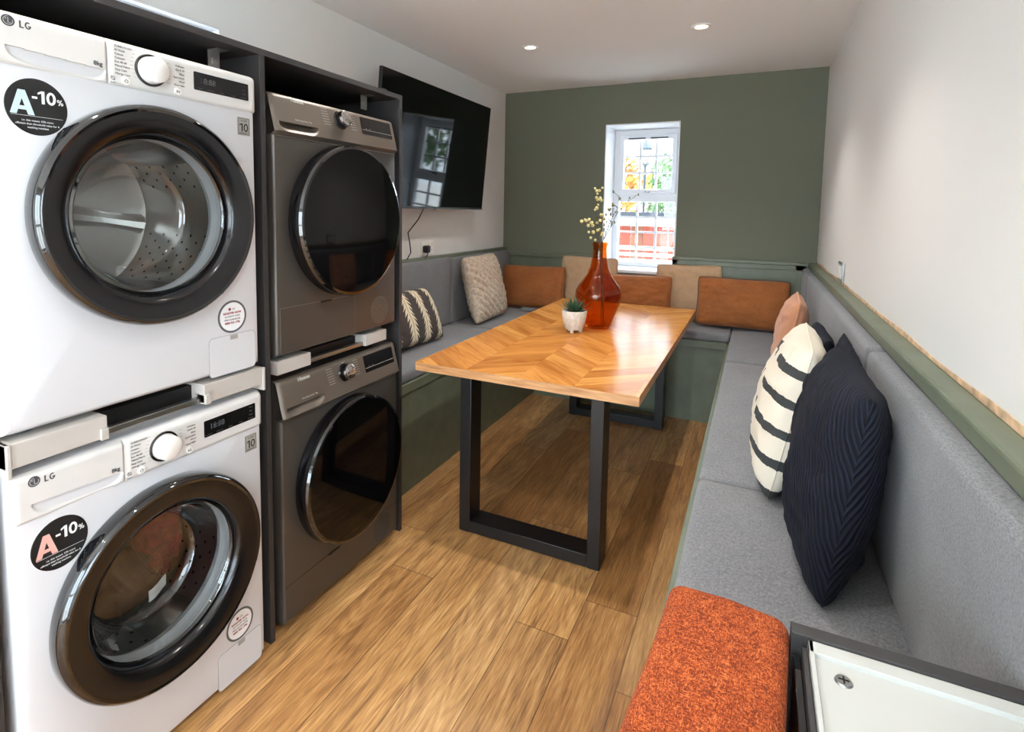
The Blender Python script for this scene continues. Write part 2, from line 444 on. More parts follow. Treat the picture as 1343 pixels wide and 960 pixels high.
# white-painted reveal lining of the opening
mb = MB(); t = .008
mb.box(WX0, WX0+t, YB+.001, YB+WT, WZ0, WZ1); mb.box(WX1-t, WX1, YB+.001, YB+WT, WZ0, WZ1); mb.box(WX0, WX1, YB+.001, YB+WT, WZ1-t, WZ1)
struct(mb.build('trim_1', 'white_upvc', smooth=False))
struct(MB().box(WX0-.012, WX1+.004, YB-.028, YB+WT, WZ0-.004, WZ0+.02, .006).build('trim_2', 'white_upvc'))   # sill board
# left wall: a high window behind the appliances
LY0, LY1, LZ0, LZ1 = .45, 1.552, 1.15, 2.034
mb = MB()
mb.box(XL-WT, XL, YF, LY0, 0, ZC); mb.box(XL-WT, XL, LY1, YB, 0, ZC); mb.box(XL-WT, XL, LY0, LY1, 0, LZ0); mb.box(XL-WT, XL, LY0, LY1, LZ1, ZC)
struct(mb.build('wall_left', 'wall_white', smooth=False))
struct(MB().box(XL-WT, XL-.001, LY0, LY1, LZ1-.006, LZ1+.001).box(XL-WT, XL-.001, LY1-.006, LY1+.001, LZ0, LZ1).build('trim_8', 'white_upvc', smooth=False))
RY0, RY1, RZ0, RZ1 = -1.65, -.35, .95, 2.05  # right wall: opening for an unseen window, added to let in fill light
mb = MB()
mb.box(XR, XR+WT, YF, RY0, 0, ZC); mb.box(XR, XR+WT, RY1, YB, 0, ZC); mb.box(XR, XR+WT, RY0, RY1, 0, RZ0); mb.box(XR, XR+WT, RY0, RY1, RZ1, ZC)
struct(mb.build('wall_right', 'wall_white', smooth=False))
DX0, DX1, DZ = -.50, 1.58, 2.12
mb = MB(); mb.box(XL-WT, DX0, YF-WT, YF, 0, ZC); mb.box(DX1, XR+WT, YF-WT, YF, 0, ZC); mb.box(DX0, DX1, YF-WT, YF, DZ, ZC)
struct(mb.build('wall_front', 'wall_white', smooth=False))

def window(name, axis, a0, a1, z0, z1, d, upper=None, cols=3, rows=(3, 4), handle=True):
    """axis 'y': faces the room along -y, opening a0..a1 in x, frame front at depth d"""
    def B(mb, p0, p1, q0, q1, e0, e1, r=.004):
        if axis == 'y': mb.box(p0, p1, e0, e1, q0, q1, r, 2)
        elif axis == 'x+': mb.box(e0, e1, p0, p1, q0, q1, r, 2)
        else: mb.box(-e1, -e0, p0, p1, q0, q1, r, 2)
    root = struct(bpy.data.objects.new(name, None)); COL.objects.link(root)
    f = .042; mb = MB()
    B(mb, a0, a0+f, z0, z1, d, d+.07); B(mb, a1-f, a1, z0, z1, d, d+.07); B(mb, a0+.002, a1-.002, z1-f, z1-.001, d+.0015, d+.0685); B(mb, a0+.002, a1-.002, z0+.001, z0+f*.8, d+.0015, d+.0685)
    if upper: B(mb, a0+.002, a1-.002, upper-.035, upper+.03, d+.0015, d+.0685)
    mb.build('window_frame', 'white_upvc', root)
    def light(p0, p1, q0, q1, e, nr, sash):
        if sash:
            m2 = MB(); s = .035
            B(m2, p0, p0+s, q0, q1, e-.014, e+.04); B(m2, p1-s, p1, q0, q1, e-.014, e+.04); B(m2, p0+.002, p1-.002, q1-s, q1-.001, e-.0128, e+.0388); B(m2, p0+.002, p1-.002, q0+.001, q0+s, e-.0128, e+.0388)
            m2.build('sash', 'white_upvc', root); p0 += s; p1 -= s; q0 += s; q1 -= s
        gb = MB(); B(gb, p0-.004, p1+.004, q0-.004, q1+.004, e+.030, e+.034, 0); gb.build('window_pane', 'pane', root)
        m3 = MB(); b = .008
        for k in range(1, cols): c = p0+(p1-p0)*k/cols; B(m3, c-b, c+b, q0, q1, e+.020, e+.044, 0)
        for k in range(1, nr): c = q0+(q1-q0)*k/nr; B(m3, p0, p1, c-b, c+b, e+.0212, e+.0428, 0)
        m3.build('glazing_bar', 'white_upvc', root)
        return p0, p1, q0, q1
    if upper:
        light(a0+f, a1-f, upper+.03, z1-f, d, rows[0], True); light(a0+f, a1-f, z0+f*.8, upper-.035, d, rows[1], False)
    else: light(a0+f, a1-f, z0+f, z1-f, d, rows[0], False)
    return root
w1 = window('window_1', 'y', WX0+.008, WX1-.008, WZ0+.02, WZ1-.008, 4.43, upper=1.478)
mb = MB(); mb.box(.36, .49, 4.409, 4.417, 1.928, 1.938); mb.box(.53, .66, 4.409, 4.417, 1.928, 1.938); mb.build('trickle_vent', 'ink_grey', w1)
mb = MB(); mb.box(.49, .535, 4.395, 4.418, 1.512, 1.532, .004); mb.box(.50, .60, 4.385, 4.397, 1.524, 1.536, .004); mb.build('window_handle', 'chrome', w1)
w2 = window('window_2', 'x', LY0+.002, LY1-.002, LZ0+.002, LZ1-.002, .625, cols=3, rows=(3, 3))
w3 = window('added_fill_window', 'x+', RY0+.002, RY1-.002, RZ0+.002, RZ1-.002, XR+.12, cols=2, rows=(2, 2))  # out of view, added so daylight brightens the appliance fronts
# unseen glazed door behind the viewer, made nearly wall-wide for more daylight fill
d1 = struct(bpy.data.objects.new('door_1', None)); COL.objects.link(d1)
mb = MB(); f = .07
for a, b in ((DX0, DX0+f), (DX1-f, DX1), ((DX0+DX1)/2-f*.7, (DX0+DX1)/2+f*.7)): mb.box(a, b, YF-.12, YF-.06, 0, DZ, .005)
mb.box(DX0, DX1, YF-.12, YF-.06, DZ-f, DZ, .005); mb.box(DX0, DX1, YF-.12, YF-.06, 0, .12, .005); mb.box(DX0, DX1, YF-.12, YF-.06, .95, 1.03, .005)
mb.build('door_frame', 'white_upvc', d1)
MB().box(DX0+.02, DX1-.02, YF-.095, YF-.09, .1, DZ-.05).build('door_pane', 'pane', d1)

# green panelling around the bench: ledges, cladding, rails
def trim(n, mb, m='green_wood'): return struct(mb.build('trim_%d' % n, m))
LZ = 1.05
trim(3, MB().box(XR-.024, XR, .25, YB, .55, 1.015).box(XR-.05, XR, .25, YB, 1.015, LZ, .006))                      # right ledge
trim(4, MB().box(XL, XL+.022, 1.93, YB, .55, 1.03).box(XL, XL+.036, 1.93, YB, 1.03, 1.062, .005))                  # left ledge
mb = MB().box(XL+.02, .205, YB-.02, YB, .55, 1.0).box(XL+.02, .205, YB-.038, YB, 1.0, 1.03, .005)
mb.box(WX0-.04, WX1, YB-.02, YB, .55, WZ0-.006); mb.box(.205, .23, YB-.024, YB, .6, 1.03, .003)
trim(5, mb)
mb = MB().box(.762, XR-.02, YB-.018, YB, .55, 1.03)
mb.box(.762, XR-.02, YB-.034, YB, 1.028, 1.052, .005); mb.box(.762, XR-.05, YB-.028, YB-.016, .998, 1.03, .002)
mb.box(.762, .80, YB-.028, YB-.016, .62, 1.03, .002); mb.box(XR-.12, XR-.06, YB-.028, YB-.016, .62, 1.03, .002)
trim(6, mb)
# tan sealant smear along the right ledge
mb = MB(); pts = []
random.seed(3)
ys = [.3+i*.06 for i in range(65)]
for i, yv in enumerate(ys[:-1]):
    h0 = .006+.010*noise.noise(Vector((yv*3, 0, 0))); h1 = .006+.010*noise.noise(Vector((ys[i+1]*3, 0, 0)))
    h0 = max(.003, h0); h1 = max(.003, h1)
    mb.add([(XR-.002, yv, LZ-.001), (XR-.002, ys[i+1], LZ-.001), (XR-.002, ys[i+1], LZ+h1+.004), (XR-.002, yv, LZ+h0+.004),
            (XR+.001, yv, LZ-.001), (XR+.001, ys[i+1], LZ-.001), (XR+.001, ys[i+1], LZ+h1+.004), (XR+.001, yv, LZ+h0+.004)],
           [(0,1,2,3), (7,6,5,4), (3,2,6,7), (0,4,5,1)])
trim(7, mb, 'caulk')

# ------------------------------------------------------------------ downlights
lampm = bpy.data.materials.new('lamp_lit'); lampm.use_nodes = True; b = lampm.node_tree.nodes['Principled BSDF']
b.inputs['Base Color'].default_value = (1,.9,.7,1); b.inputs['Emission Color'].default_value = (1,.78,.48,1); b.inputs['Emission Strength'].default_value = 6
M['lamp_lit'] = lampm
proto = None
def downlight(x, y, label):
    global proto
    if proto: r = dup(proto, (x, y, ZC), label)
    else:
        r = proto = thing('downlight', label, 'ceiling light', (x, y, ZC), group='recessed ceiling downlights')
        MB().lathe([(.031,.0), (.031,-.003), (.034,-.006), (.046,-.005), (.049,0)], n=40).build('trim_ring', 'white_upvc', r)
        MB().lathe([(.0,-.0035), (.02,-.0038), (.029,-.002), (.031,0)], n=32).build('lamp', 'lamp_lit', r)
    ld = bpy.data.lights.new('downlight_beam', 'SPOT'); ld.energy = LAMP_W if y > 1.5 else LAMP_W_FRONT; ld.color = LAMP_COL; ld.spot_size = math.radians(114); ld.spot_blend = .75; ld.shadow_soft_size = .022
    lo = bpy.data.objects.new('downlight_beam', ld); COL.objects.link(lo); lo.parent = r; lo.location = (0, 0, -.035)
    return r
downlight(.073, 3.06, 'recessed ceiling downlight nearer the television wall')
downlight(.999, 3.06, 'recessed ceiling downlight nearer the plain right wall')
for yv in (1.86, .66, -.54, -1.5):
    for xv in (.073, .999): downlight(xv, yv, 'recessed ceiling downlight overhead in front of the green wall lights')

# ------------------------------------------------------------------ bench
def rb(mb, *a, **k): return mb.box(*a, **k)
SEAT = .60; BASE = .541
bb = thing('bench_base', 'long green painted bench base under the television', 'bench', (0,0,0), group='green bench bases')
MB().box(XL+.024, -.157, 1.925, YB-.022, .0, BASE-.03).build('front_panel', 'green_wood', bb)
MB().box(XL+.024, -.145, 1.925, YB-.022, BASE-.048, BASE, .003).build('top_rail', 'green_wood', bb)
bb = thing('bench_base', 'short green panelled bench base below the window', 'bench', (0,0,0), group='green bench bases')
mb = MB().box(-.143, 1.164, 3.785, YB-.022, .0, BASE-.01); mb.build('front_panel', 'green_wood', bb)
mb = MB().box(-.143, 1.164, 3.771, 3.80, BASE-.045, BASE, .003); mb.build('top_rail', 'green_wood', bb)
for a_ in (.755, .28): MB().box(a_, a_+.045, 3.777, 3.79, 0, BASE-.045, .002).build('stile', 'green_wood', bb)
bb = thing('bench_base', 'green bench base along the plain right wall', 'bench', (0,0,0), group='green bench bases')
MB().box(1.180, XR-.026, .84, YB-.022, .0, BASE-.03).build('front_panel', 'green_wood', bb)
MB().box(1.166, XR-.026, .84, YB-.022, BASE-.045, BASE, .003).build('top_rail', 'green_wood', bb)

def cushion(name, label, cat, x0, x1, y0, y1, z0, z1, group, r=.018, puff=.006, face='z'):
    cx, cy, cz = (x0+x1)/2, (y0+y1)/2, z0
    bm = bmesh.new(); bmesh.ops.create_cube(bm, size=1)
    for v in bm.verts: v.co = (v.co.x*(x1-x0), v.co.y*(y1-y0), (v.co.z+.5)*(z1-z0))
    bmesh.ops.subdivide_edges(bm, edges=bm.edges, cuts=1, use_grid_fill=True)
    bmesh.ops.bevel(bm, geom=[e for e in bm.edges if len(e.link_faces) == 2 and e.calc_face_angle(0) > 1], offset=r, segments=4, profile=.5, affect='EDGES')
    bmesh.ops.subdivide_edges(bm, edges=[e for e in bm.edges if e.calc_length() > .09], cuts=6, use_grid_fill=True)
    hx, hy, hz = (x1-x0)/2, (y1-y0)/2, (z1-z0)
    for v in bm.verts:
        u = v.co.x/hx; w = v.co.y/hy; q = (v.co.z-hz/2)/(hz/2)
        nz = noise.noise(Vector((cx*3+v.co.x*5, cy*3+v.co.y*5, v.co.z*5)))
        if face == 'z' and q > .5: v.co.z += puff*(1-u*u)*(1-w*w)+.0025*nz
        if face == 'x+' and u > .5: v.co.x += puff*(1-w*w)*(1-q*q)+.003*nz
        if face == 'x-' and u < -.5: v.co.x -= puff*(1-w*w)*(1-q*q)+.003*nz
        if face != 'z' and q > .5: v.co.z += .006*nz
    mb = MB(); mb.frombm(bm); o = mb.build(name, 'grey_fabric', loc=(cx, cy, cz), angle=60)
    return tag(o, label, cat, group)
gs, gb = 'grey bench seat cushions', 'grey backrest cushions'
cushion('seat_cushion', 'grey seat pad beside the appliances under the fern cushion', 'seat cushion', XL+.03, -.150, 1.93, 3.185, BASE, SEAT, gs)
cushion('seat_cushion', 'grey seat pad in the far left corner under the knitted cushion', 'seat cushion', XL+.03, -.150, 3.19, YB-.024, BASE, SEAT, gs)
cushion('seat_cushion', 'grey seat pad on the short bench below the window', 'seat cushion', -.146, 1.180, 3.776, YB-.024, BASE, SEAT, gs)
cushion('seat_cushion', 'grey seat pad in the far right corner beside the rust lumbar cushion', 'seat cushion', 1.185, XR-.03, 3.10, YB-.024, BASE, SEAT, gs)
cushion('seat_cushion', 'middle grey seat pad of the right bench, behind the striped cushion', 'seat cushion', 1.185, XR-.03, 1.712, 3.095, BASE, SEAT, gs)
cushion('seat_cushion', 'nearest grey seat pad of the right bench, beside the orange stool', 'seat cushion', 1.185, XR-.03, .84, 1.707, BASE, SEAT, gs)
cushion('back_cushion', 'grey backrest pad beneath the television, behind the fern cushion', 'backrest cushion', XL+.024, -.512, 1.93, 3.185, SEAT, 1.046, gb, .016, .012, 'x+')
cushion('back_cushion', 'grey backrest pad in the far left corner behind the knitted cushion', 'backrest cushion', XL+.024, -.508, 3.19, YB-.03, SEAT, 1.040, gb, .016, .010, 'x+')
cushion('back_cushion', 'nearest and longest grey backrest pad on the right wall', 'backrest cushion', 1.580, XR-.028, .30, 1.772, SEAT, 1.012, gb, .016, .006, 'x-')
cushion('back_cushion', 'middle grey backrest pad on the right wall behind the peach cushion', 'backrest cushion', 1.580, XR-.028, 1.777, 3.70, SEAT, 1.014, gb, .016, .008, 'x-')
cushion('back_cushion', 'short grey backrest pad in the far right corner', 'backrest cushion', 1.580, XR-.028, 3.705, YB-.04, SEAT, 1.014, gb, .016, .006, 'x-')

# ------------------------------------------------------------------ scatter cushions
def pillow(name, label, cat, w, h, t, center, wdir, updir, mat, group=None, N=40, pinch=.04, disp=None, trim=None, seed=0, sag=0, wr=.006, ex=2.5):
    """local x: width, local y: normal (front = -y), local z: up"""
    X = Vector(wdir).normalized(); Z = Vector(updir); Z = (Z-X*Z.dot(X)).normalized(); Y = Z.cross(X)
    mtx = Matrix((X, Y, Z)).transposed().to_4x4(); mtx.translation = Vector(center)
    mb = MB(); vs = []; idx = {}
    def pt(u, v, side):
        e = lambda a: max(0, 1-abs(a)**ex)
        prof = (e(u)*e(v))**.46; cr = 1-.05*abs(u*v)**5
        # edges curve inwards between the pointed corners
        px = u*(1-pinch*(1-v*v))*cr*w/2; pz = v*(1-pinch*(1-u*u))*cr*h/2
        nz = noise.noise(Vector((u*2.1+seed, v*2.1, side*3+seed)))
        n2 = noise.noise(Vector((u*6+seed, v*6, side*5+seed)))
        rad = 1-min(1, max(abs(u), abs(v)))
        th = t/2*prof*(1+.16*nz)+wr*n2*min(1, rad*6)
        ed = max(0, 1-rad/.35); th += wr*.9*ed*(1-ed)*3*noise.noise(Vector((u*9+seed, v*9, side*2+seed)))*min(1, rad*10)
        if disp and rad > .01: th += disp(px, pz)*min(1, rad*8)
        pz -= sag*(1-abs(v))*0
        return Vector((px, side*th, pz))
    for side in (-1, 1):
        for j in range(N+1):
            for i in range(N+1):
                u = 2*i/N-1; v = 2*j/N-1
                u = math.copysign(abs(u)**.85, u); v = math.copysign(abs(v)**.85, v)
                if side == 1 and (i in (0, N) or j in (0, N)): idx[side, i, j] = idx[-1, i, j]; continue
                idx[side, i, j] = len(vs); vs.append(pt(u, v, side))
    fs = []
    for side in (-1, 1):
        for j in range(N):
            for i in range(N):
                q = [idx[side, i, j], idx[side, i+1, j], idx[side, i+1, j+1], idx[side, i, j+1]]
                fs.append(q if side == -1 else q[::-1])
    mb.add(vs, fs); o = mb.build(name, mat, angle=80); o.matrix_world = mtx
    rim = [idx[-1, i, 0] for i in range(N)]+[idx[-1, N, j] for j in range(N)]+[idx[-1, N-i, N] for i in range(N)]+[idx[-1, 0, N-j] for j in range(N)]
    path = [vs[i]*1.0 for i in rim]
    if trim: MB().tube(path, trim[1], 6, closed=True).build('piping', trim[0], o, angle=80)
    return tag(o, label, cat, group)

Cu = 'cushion'
pillow('lumbar_cushion', 'charcoal lumbar cushion with cream fern fronds beside the appliances', Cu, .46, .31, .13, (-.39, 2.555, .766), (.02, 1, -.03), (-.40, .0, .85), 'fern_fabric', trim=('fern_fabric', .003), seed=1)
def knit(px, pz):
    a = (px*.8+pz)*62; b = (px-pz*.6)*70
    return .011*abs(math.sin(a))*(.55+.45*abs(math.sin(b)))
pillow('square_cushion', 'chunky knitted beige cushion against the left backrest', Cu, .47, .46, .15, (-.380, 3.425, .832), (.0, 1, .01), (-.24, -.10, .95), 'knit_fabric', N=130, disp=knit, seed=2, wr=.004)
rust = 'rust velvet lumbar cushions'
pillow('lumbar_cushion', 'rust velvet lumbar cushion in the far left corner beside the knitted one', Cu, .53, .33, .13, (-.245, 3.965, .776), (1, -.02, .02), (0, .26, 1), 'orange_velvet', rust, trim=('orange_velvet', .004), seed=3)
pillow('square_cushion', 'beige linen cushion behind the amber vase, left of the window', Cu, .44, .42, .09, (.165, 4.078, .812), (1, 0, -.01), (0, .13, 1), 'beige_linen', 'beige linen cushions', trim=('beige_linen', .004), seed=4)
pillow('lumbar_cushion', 'rust velvet lumbar cushion below the window beside the amber vase', Cu, .54, .31, .13, (.525, 3.962, .766), (1, 0, .02), (0, .2, 1), 'orange_velvet', rust, trim=('orange_velvet', .004), seed=5)
pillow('square_cushion', 'beige linen cushion between two rust ones, right of the window', Cu, .44, .40, .09, (.885, 4.080, .802), (1, 0, .025), (0, .13, 1), 'beige_linen', 'beige linen cushions', trim=('beige_linen', .004), seed=6)
pillow('lumbar_cushion', 'rust velvet lumbar cushion in the far right corner, largest of its row', Cu, .57, .33, .13, (1.235, 3.965, .776), (1, -.03, -.005), (0, .22, 1), 'orange_velvet', rust, trim=('brown_trim', .003), seed=7)
pillow('square_cushion', 'peach cushion with frayed edge on the right bench behind the striped one', Cu, .42, .38, .13, (1.468, 3.00, .790), (.03, 1, 0), (.16, 0, 1), 'peach_linen', trim=('peach_linen', .006), seed=8)
nv = 'navy cushions on the right bench'
pillow('square_cushion', 'navy cushion peeking out between the peach and the striped cushions', Cu, .44, .36, .10, (1.508, 2.29, .785), (0, 1, -.03), (.14, 0, 1), 'navy_rib', nv, seed=9)
pillow('square_cushion', 'ribbed navy cushion squeezed between striped cushion and backrest', Cu, .46, .39, .055, (1.530, 1.915, .80), (.03, 1, .0), (.20, -.06, 1), 'navy_rib', nv, seed=10)
pillow('square_cushion', 'cream cushion with broken charcoal brush strokes on the right bench', Cu, .46, .43, .165, (1.412, 1.845, .815), (.035, 1, 0), (.20, -.02, 1), 'stroke_fabric', trim=('stroke_fabric', .002), seed=11)
pillow('square_cushion', 'largest ribbed navy cushion, nearest on the right bench', Cu, .47, .44, .165, (1.478, 1.455, .822), (-.0, 1, -.0), (.13, -.0, 1), 'navy_rib', nv, N=60, seed=12)
tag(MB().box(-.06, .06, -.035, .035, 0, .022, .009, 3).build('folded_cloth', 'grey_fabric', loc=(-.235, 3.88, SEAT+.003)), 'small folded grey cloth lying before the leftmost rust cushion', 'cloth')

# ------------------------------------------------------------------ table
TX0, TX1, TY0, TY1, TZ = .091, .978, 1.875, 3.715, .75
tb = thing('dining_table', 'long oak chevron table on black steel frame legs', 'table', ((TX0+TX1)/2, (TY0+TY1)/2, 0))
tx, ty = (TX1-TX0)/2, (TY1-TY0)/2
mb = MB(); mb.box(-tx, tx, -ty, ty, TZ-.034, TZ-.0015, 0, m=1); mb.box(-tx+.0005, tx-.0005, -ty+.0005, ty-.0005, TZ-.003, TZ, 0, m=0)
mb.build('tabletop', ['oak_top', 'oak_edge'], tb, smooth=False, fixn=False)
def legframe(yc):
    mb = MB(); x0, x1 = .2195-.5345, .8266-.5345; zt = TZ-.034; wdt = .05; hy = .048
    mb.box(x0, x0+wdt, yc-hy, yc+hy, 0.003, zt, .002); mb.box(x1-wdt, x1, yc-hy, yc+hy, .003, zt, .002)
    mb.box(x0+wdt, x1-wdt, yc-hy, yc+hy, .004, .054, .002); mb.box(x0+wdt, x1-wdt, yc-hy, yc+hy, zt-.04, zt, .002)
    o = mb.build('leg_frame', 'black_metal', tb)
    for xx in (x0+.025, x1-.025): MB().box(xx-.02, xx+.02, yc-hy+.004, yc+hy-.004, 0, .004).build('floor_glide', 'dark_plastic', o)
legframe(2.017+.048-(TY0+TY1)/2); legframe(3.565-.048-(TY0+TY1)/2+.048)

# amber vase with its sprigs
VX, VY = .565, 2.875
vz = thing('glass_vase', 'large amber glass bottle vase standing on the oak table', 'vase', (VX, VY, TZ))
out = [(.0,.004), (.050,.002), (.062,.004), (.069,.014), (.090,.075), (.111,.125), (.121,.165), (.119,.195), (.105,.225), (.084,.252), (.062,.285), (.047,.325), (.039,.37), (.036,.41), (.037,.432), (.041,.440), (.042,.447), (.038,.452)]
inn = [(.034,.448), (.033,.41), (.036,.37), (.044,.325), (.059,.284), (.081,.25), (.102,.222), (.116,.194), (.118,.165), (.108,.126), (.087,.077), (.066,.018), (.055,.012), (0,.011)]
MB().lathe(out+inn, n=64).build('vessel', 'amber_glass', vz, angle=80)
def branch(label, pts, kind, seed):
    random.seed(seed); base = Vector((VX, VY, TZ))
    r = thing('berry_branch', label, 'dried branch', base, group='dried branches in the amber vase')
    pts = [Vector(p) for p in pts]
    path = []
    for a, b in zip(pts[:-1], pts[1:]):
        for k in range(6): path.append(a.lerp(b, k/6))
    path.append(pts[-1])
    mb = MB(); n = len(path); mb.tube(path, [.0022*(1-.6*i/n) for i in range(n)], 6)
    berries = MB(); tips = []
    top = [p for p in path if p.z > .45]
    for i in range(9 if kind == 'berry' else 12):
        p = random.choice(top); d = Vector((random.uniform(-1,1), random.uniform(-.6,.6), random.uniform(.1,1))).normalized()*random.uniform(.02,.05)
        mb.tube([p, p+d*.5+Vector((0,0,.004)), p+d], [.0012,.001,.0008], 5); tips.append(p+d)
        if kind == 'berry': tips.append(p+d*.6+Vector((random.uniform(-.01,.01), 0, random.uniform(-.01,.01))))
    if kind == 'berry': tips.append(path[-1])
    mb.build('stem', 'twig', r)
    for q in tips:
        rr = random.uniform(.006,.0095) if kind == 'berry' else random.uniform(.0035,.0055)
        st = 1.0 if kind == 'berry' else 1.7
        berries = MB(); berries.lathe([(rr*math.sin(PI*k/8), -rr*st*math.cos(PI*k/8)) for k in range(9)], q, n=10)
        berries.build('berry' if kind == 'berry' else 'bud', 'berry' if kind == 'berry' else 'bud', r)
branch('single tall branch with round cream berries leaning left in the vase', [(.02,.01,.02), (.0,0,.3), (-.01,0,.45), (-.03,.0,.58), (-.028,0,.735)], 'berryx', 1) if False else None
branch('short branch with cream berries spilling to the left of the vase', [(.03,.01,.018), (.01,0,.25), (.0,0,.45), (-.04,0,.52), (-.10,-.01,.56)], 'berry', 2)
branch('upright branch tipped with cream berries in the vase', [(.02,.0,.018), (.01,.0,.3), (-.005,0,.45), (-.025,0,.60), (-.022,0,.705)], 'berry', 6)
branch('budded twig reaching to the upper right out of the vase', [(.035,-.01,.018), (.02,0,.25), (.012,0,.45), (.05,0,.56), (.085,0,.63), (.165,.0,.685)], 'bud', 4)
branch('budded twig standing nearly upright in the vase', [(.03,.02,.018), (.015,0,.25), (.01,0,.45), (.05,.01,.53), (.085,.01,.62), (.09,0,.70)], 'bud', 5)

# small succulent in a footed pot
pp = thing('potted_succulent', 'small spiky succulent in a ribbed white pot on the oak table', 'potted plant', (.486, 2.715, TZ))
mb = MB(); N = 64
prof = [(.0,.016), (.036,.014), (.044,.018), (.053,.045), (.060,.080), (.063,.108), (.062,.112), (.058,.112), (.056,.098), (0,.096)]
vs = []; 
mb.lathe(prof, n=N)
for i, v in enumerate(mb.v):
    rr = math.hypot(v[0], v[1])
    if rr > .04 and v[2] > .015 and v[2] < .109:
        a = math.atan2(v[1], v[0]); k = 1+.022*math.cos(a*24); mb.v[i] = (v[0]*k, v[1]*k, v[2])
mb.build('pot', 'ceramic', pp)
for k in range(3):
    a = PI*2*k/3+.5; MB().lathe([(0,0), (.009,0), (.011,.018), (0,.019)], (.033*math.cos(a), .033*math.sin(a), 0), n=16).build('foot', 'ceramic', pp)
MB().lathe([(0,.103), (.03,.104), (.0565,.1)], n=32).build('soil', 'soil', pp)
random.seed(11)
for k in range(30):
    a = k*2.39996; e = .25+1.15*(k/30); L = .085*(1-.25*(k/30)); mb = MB(); d = Vector((math.cos(a)*math.cos(e), math.sin(a)*math.cos(e), math.sin(e)))
    b0 = Vector((math.cos(a)*.012, math.sin(a)*.012, .102)); s = d.cross(Vector((0,0,1))).normalized(); n_ = s.cross(d)
    pts = [b0+d*L*q+Vector((0,0,.012*q*q)) for q in (0,.35,.7,1)]; ww = (.006,.0075,.005,.0003); vs = []
    for p, wv in zip(pts, ww): vs += [p-s*wv, p-n_*wv*.45, p+s*wv, p+n_*wv*.25]
    fs = [(i*4+j, i*4+(j+1) % 4, i*4+4+(j+1) % 4, i*4+4+j) for i in range(3) for j in range(4)]+[(0,1,2,3), (12,15,14,13)]
    mb.add(vs, fs).build('leaf', 'leaf', pp)

# ------------------------------------------------------------------ appliance housing
HZ = 1.810; T = .018; HM = 1.2266; HR = 1.91; HL = .548
hs = thing('appliance_housing', 'tall black open housing around the four stacked laundry machines', 'cabinet', (0,0,0))
for n, a, b in (('side_panel', HL, HL+T), ('divider', HM-T/2, HM+T/2), ('side_panel', HR-T, HR)):
    MB().box(XL+.004, 0, a, b, 0, HZ-T, .001).build(n, 'black_board', hs)
MB().box(XL+.004, 0, HL, HR, HZ-T, HZ, .001).build('top_panel', 'black_board', hs)
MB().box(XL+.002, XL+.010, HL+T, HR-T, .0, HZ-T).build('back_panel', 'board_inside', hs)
for yv in (1.135, 1.775):
    MB().box(-.085, -.082, yv-.018, yv+.018, 1.738, HZ-T-.001).box(-.082, -.045, yv-.018, yv+.018, HZ-T-.004, HZ-T-.001).box(-.082, -.079, yv-.008, yv+.008, 1.752, 1.768, .001).build('bracket', 'steel', hs)
MB().box(-.10, -.02, 1.80, 1.84, HZ, HZ+.012, .004).build('corner_plate', 'black_metal', hs)

# ------------------------------------------------------------------ appliance pieces
def body_shell(h, w, dz, hole, front_z0, front_z1, depth=.56, er=.02, n=96, base=.014):
    """case with a round hole in its front (front plane x=0)"""
    mb = MB(); hw = w/2
    def rect(ang, ins):
        # point on rounded rectangle boundary at angle ang seen from the hole centre
        c, s_ = math.cos(ang), math.sin(ang)
        ya, za0, za1 = hw-ins, base+ins-dz, h-ins-dz
        ts = []
        if abs(c) > 1e-9: ts.append((ya if c > 0 else -ya)/c)
        if abs(s_) > 1e-9: ts.append((za1 if s_ > 0 else za0)/s_)
        t_ = min(q for q in ts if q > 0); return (c*t_, dz+s_*t_)
    angs = [2*PI*k/n for k in range(n)]
    # make sure the four corners are hit
    for sy in (-1, 1):
        for zz in (base-dz, h-dz): angs.append(math.atan2(zz, sy*hw) % (2*PI))
    angs = sorted(set(round(a, 6) for a in angs)); n = len(angs)
    loops = []
    loops.append([(-.05, hole*.985*math.cos(a), dz+hole*.985*math.sin(a)) for a in angs])
    loops.append([(-.004, hole*math.cos(a), dz+hole*math.sin(a)) for a in angs])
    loops.append([(0, (hole+.004)*math.cos(a), dz+(hole+.004)*math.sin(a)) for a in angs])
    for ins, x in ((er, 0), (er*.5, -er*.13), (er*.15, -er*.5), (0, -er), (0, -depth)):
        loops.append([(x, *rect(a, ins)) for a in angs])
    vs = [p for l in loops for p in l]; fs = []
    for j in range(len(loops)-1):
        for k in range(n): fs.append((j*n+k, j*n+(k+1) % n, (j+1)*n+(k+1) % n, (j+1)*n+k))
    fs.append(tuple((len(loops)-1)*n+k for k in range(n)))
    return mb.add(vs, fs)
def rrect(y0, y1, z0, z1, r, n=5):
    pts = []
    for cy, cz, a0 in ((y1-r, z1-r, 0), (y0+r, z1-r, PI/2), (y0+r, z0+r, PI), (y1-r, z0+r, 1.5*PI)):
        for k in range(n+1): a = a0+PI/2*k/n; pts.append((cy+r*math.cos(a), cz+r*math.sin(a)))
    return pts
def frame_line(mb, y0, y1, z0, z1, r, x, wd=.0012, m=0):
    p = rrect(y0, y1, z0, z1, r); mb.tube([(x, a, b) for a, b in p], wd, 5, m=m, closed=True)
def disc(mb, y, z, r, x0, x1, m=0, n=40): mb.lathe([(0, x0), (r, x0), (r, x1), (0, x1)], (0, y, z), 'x', n, m)

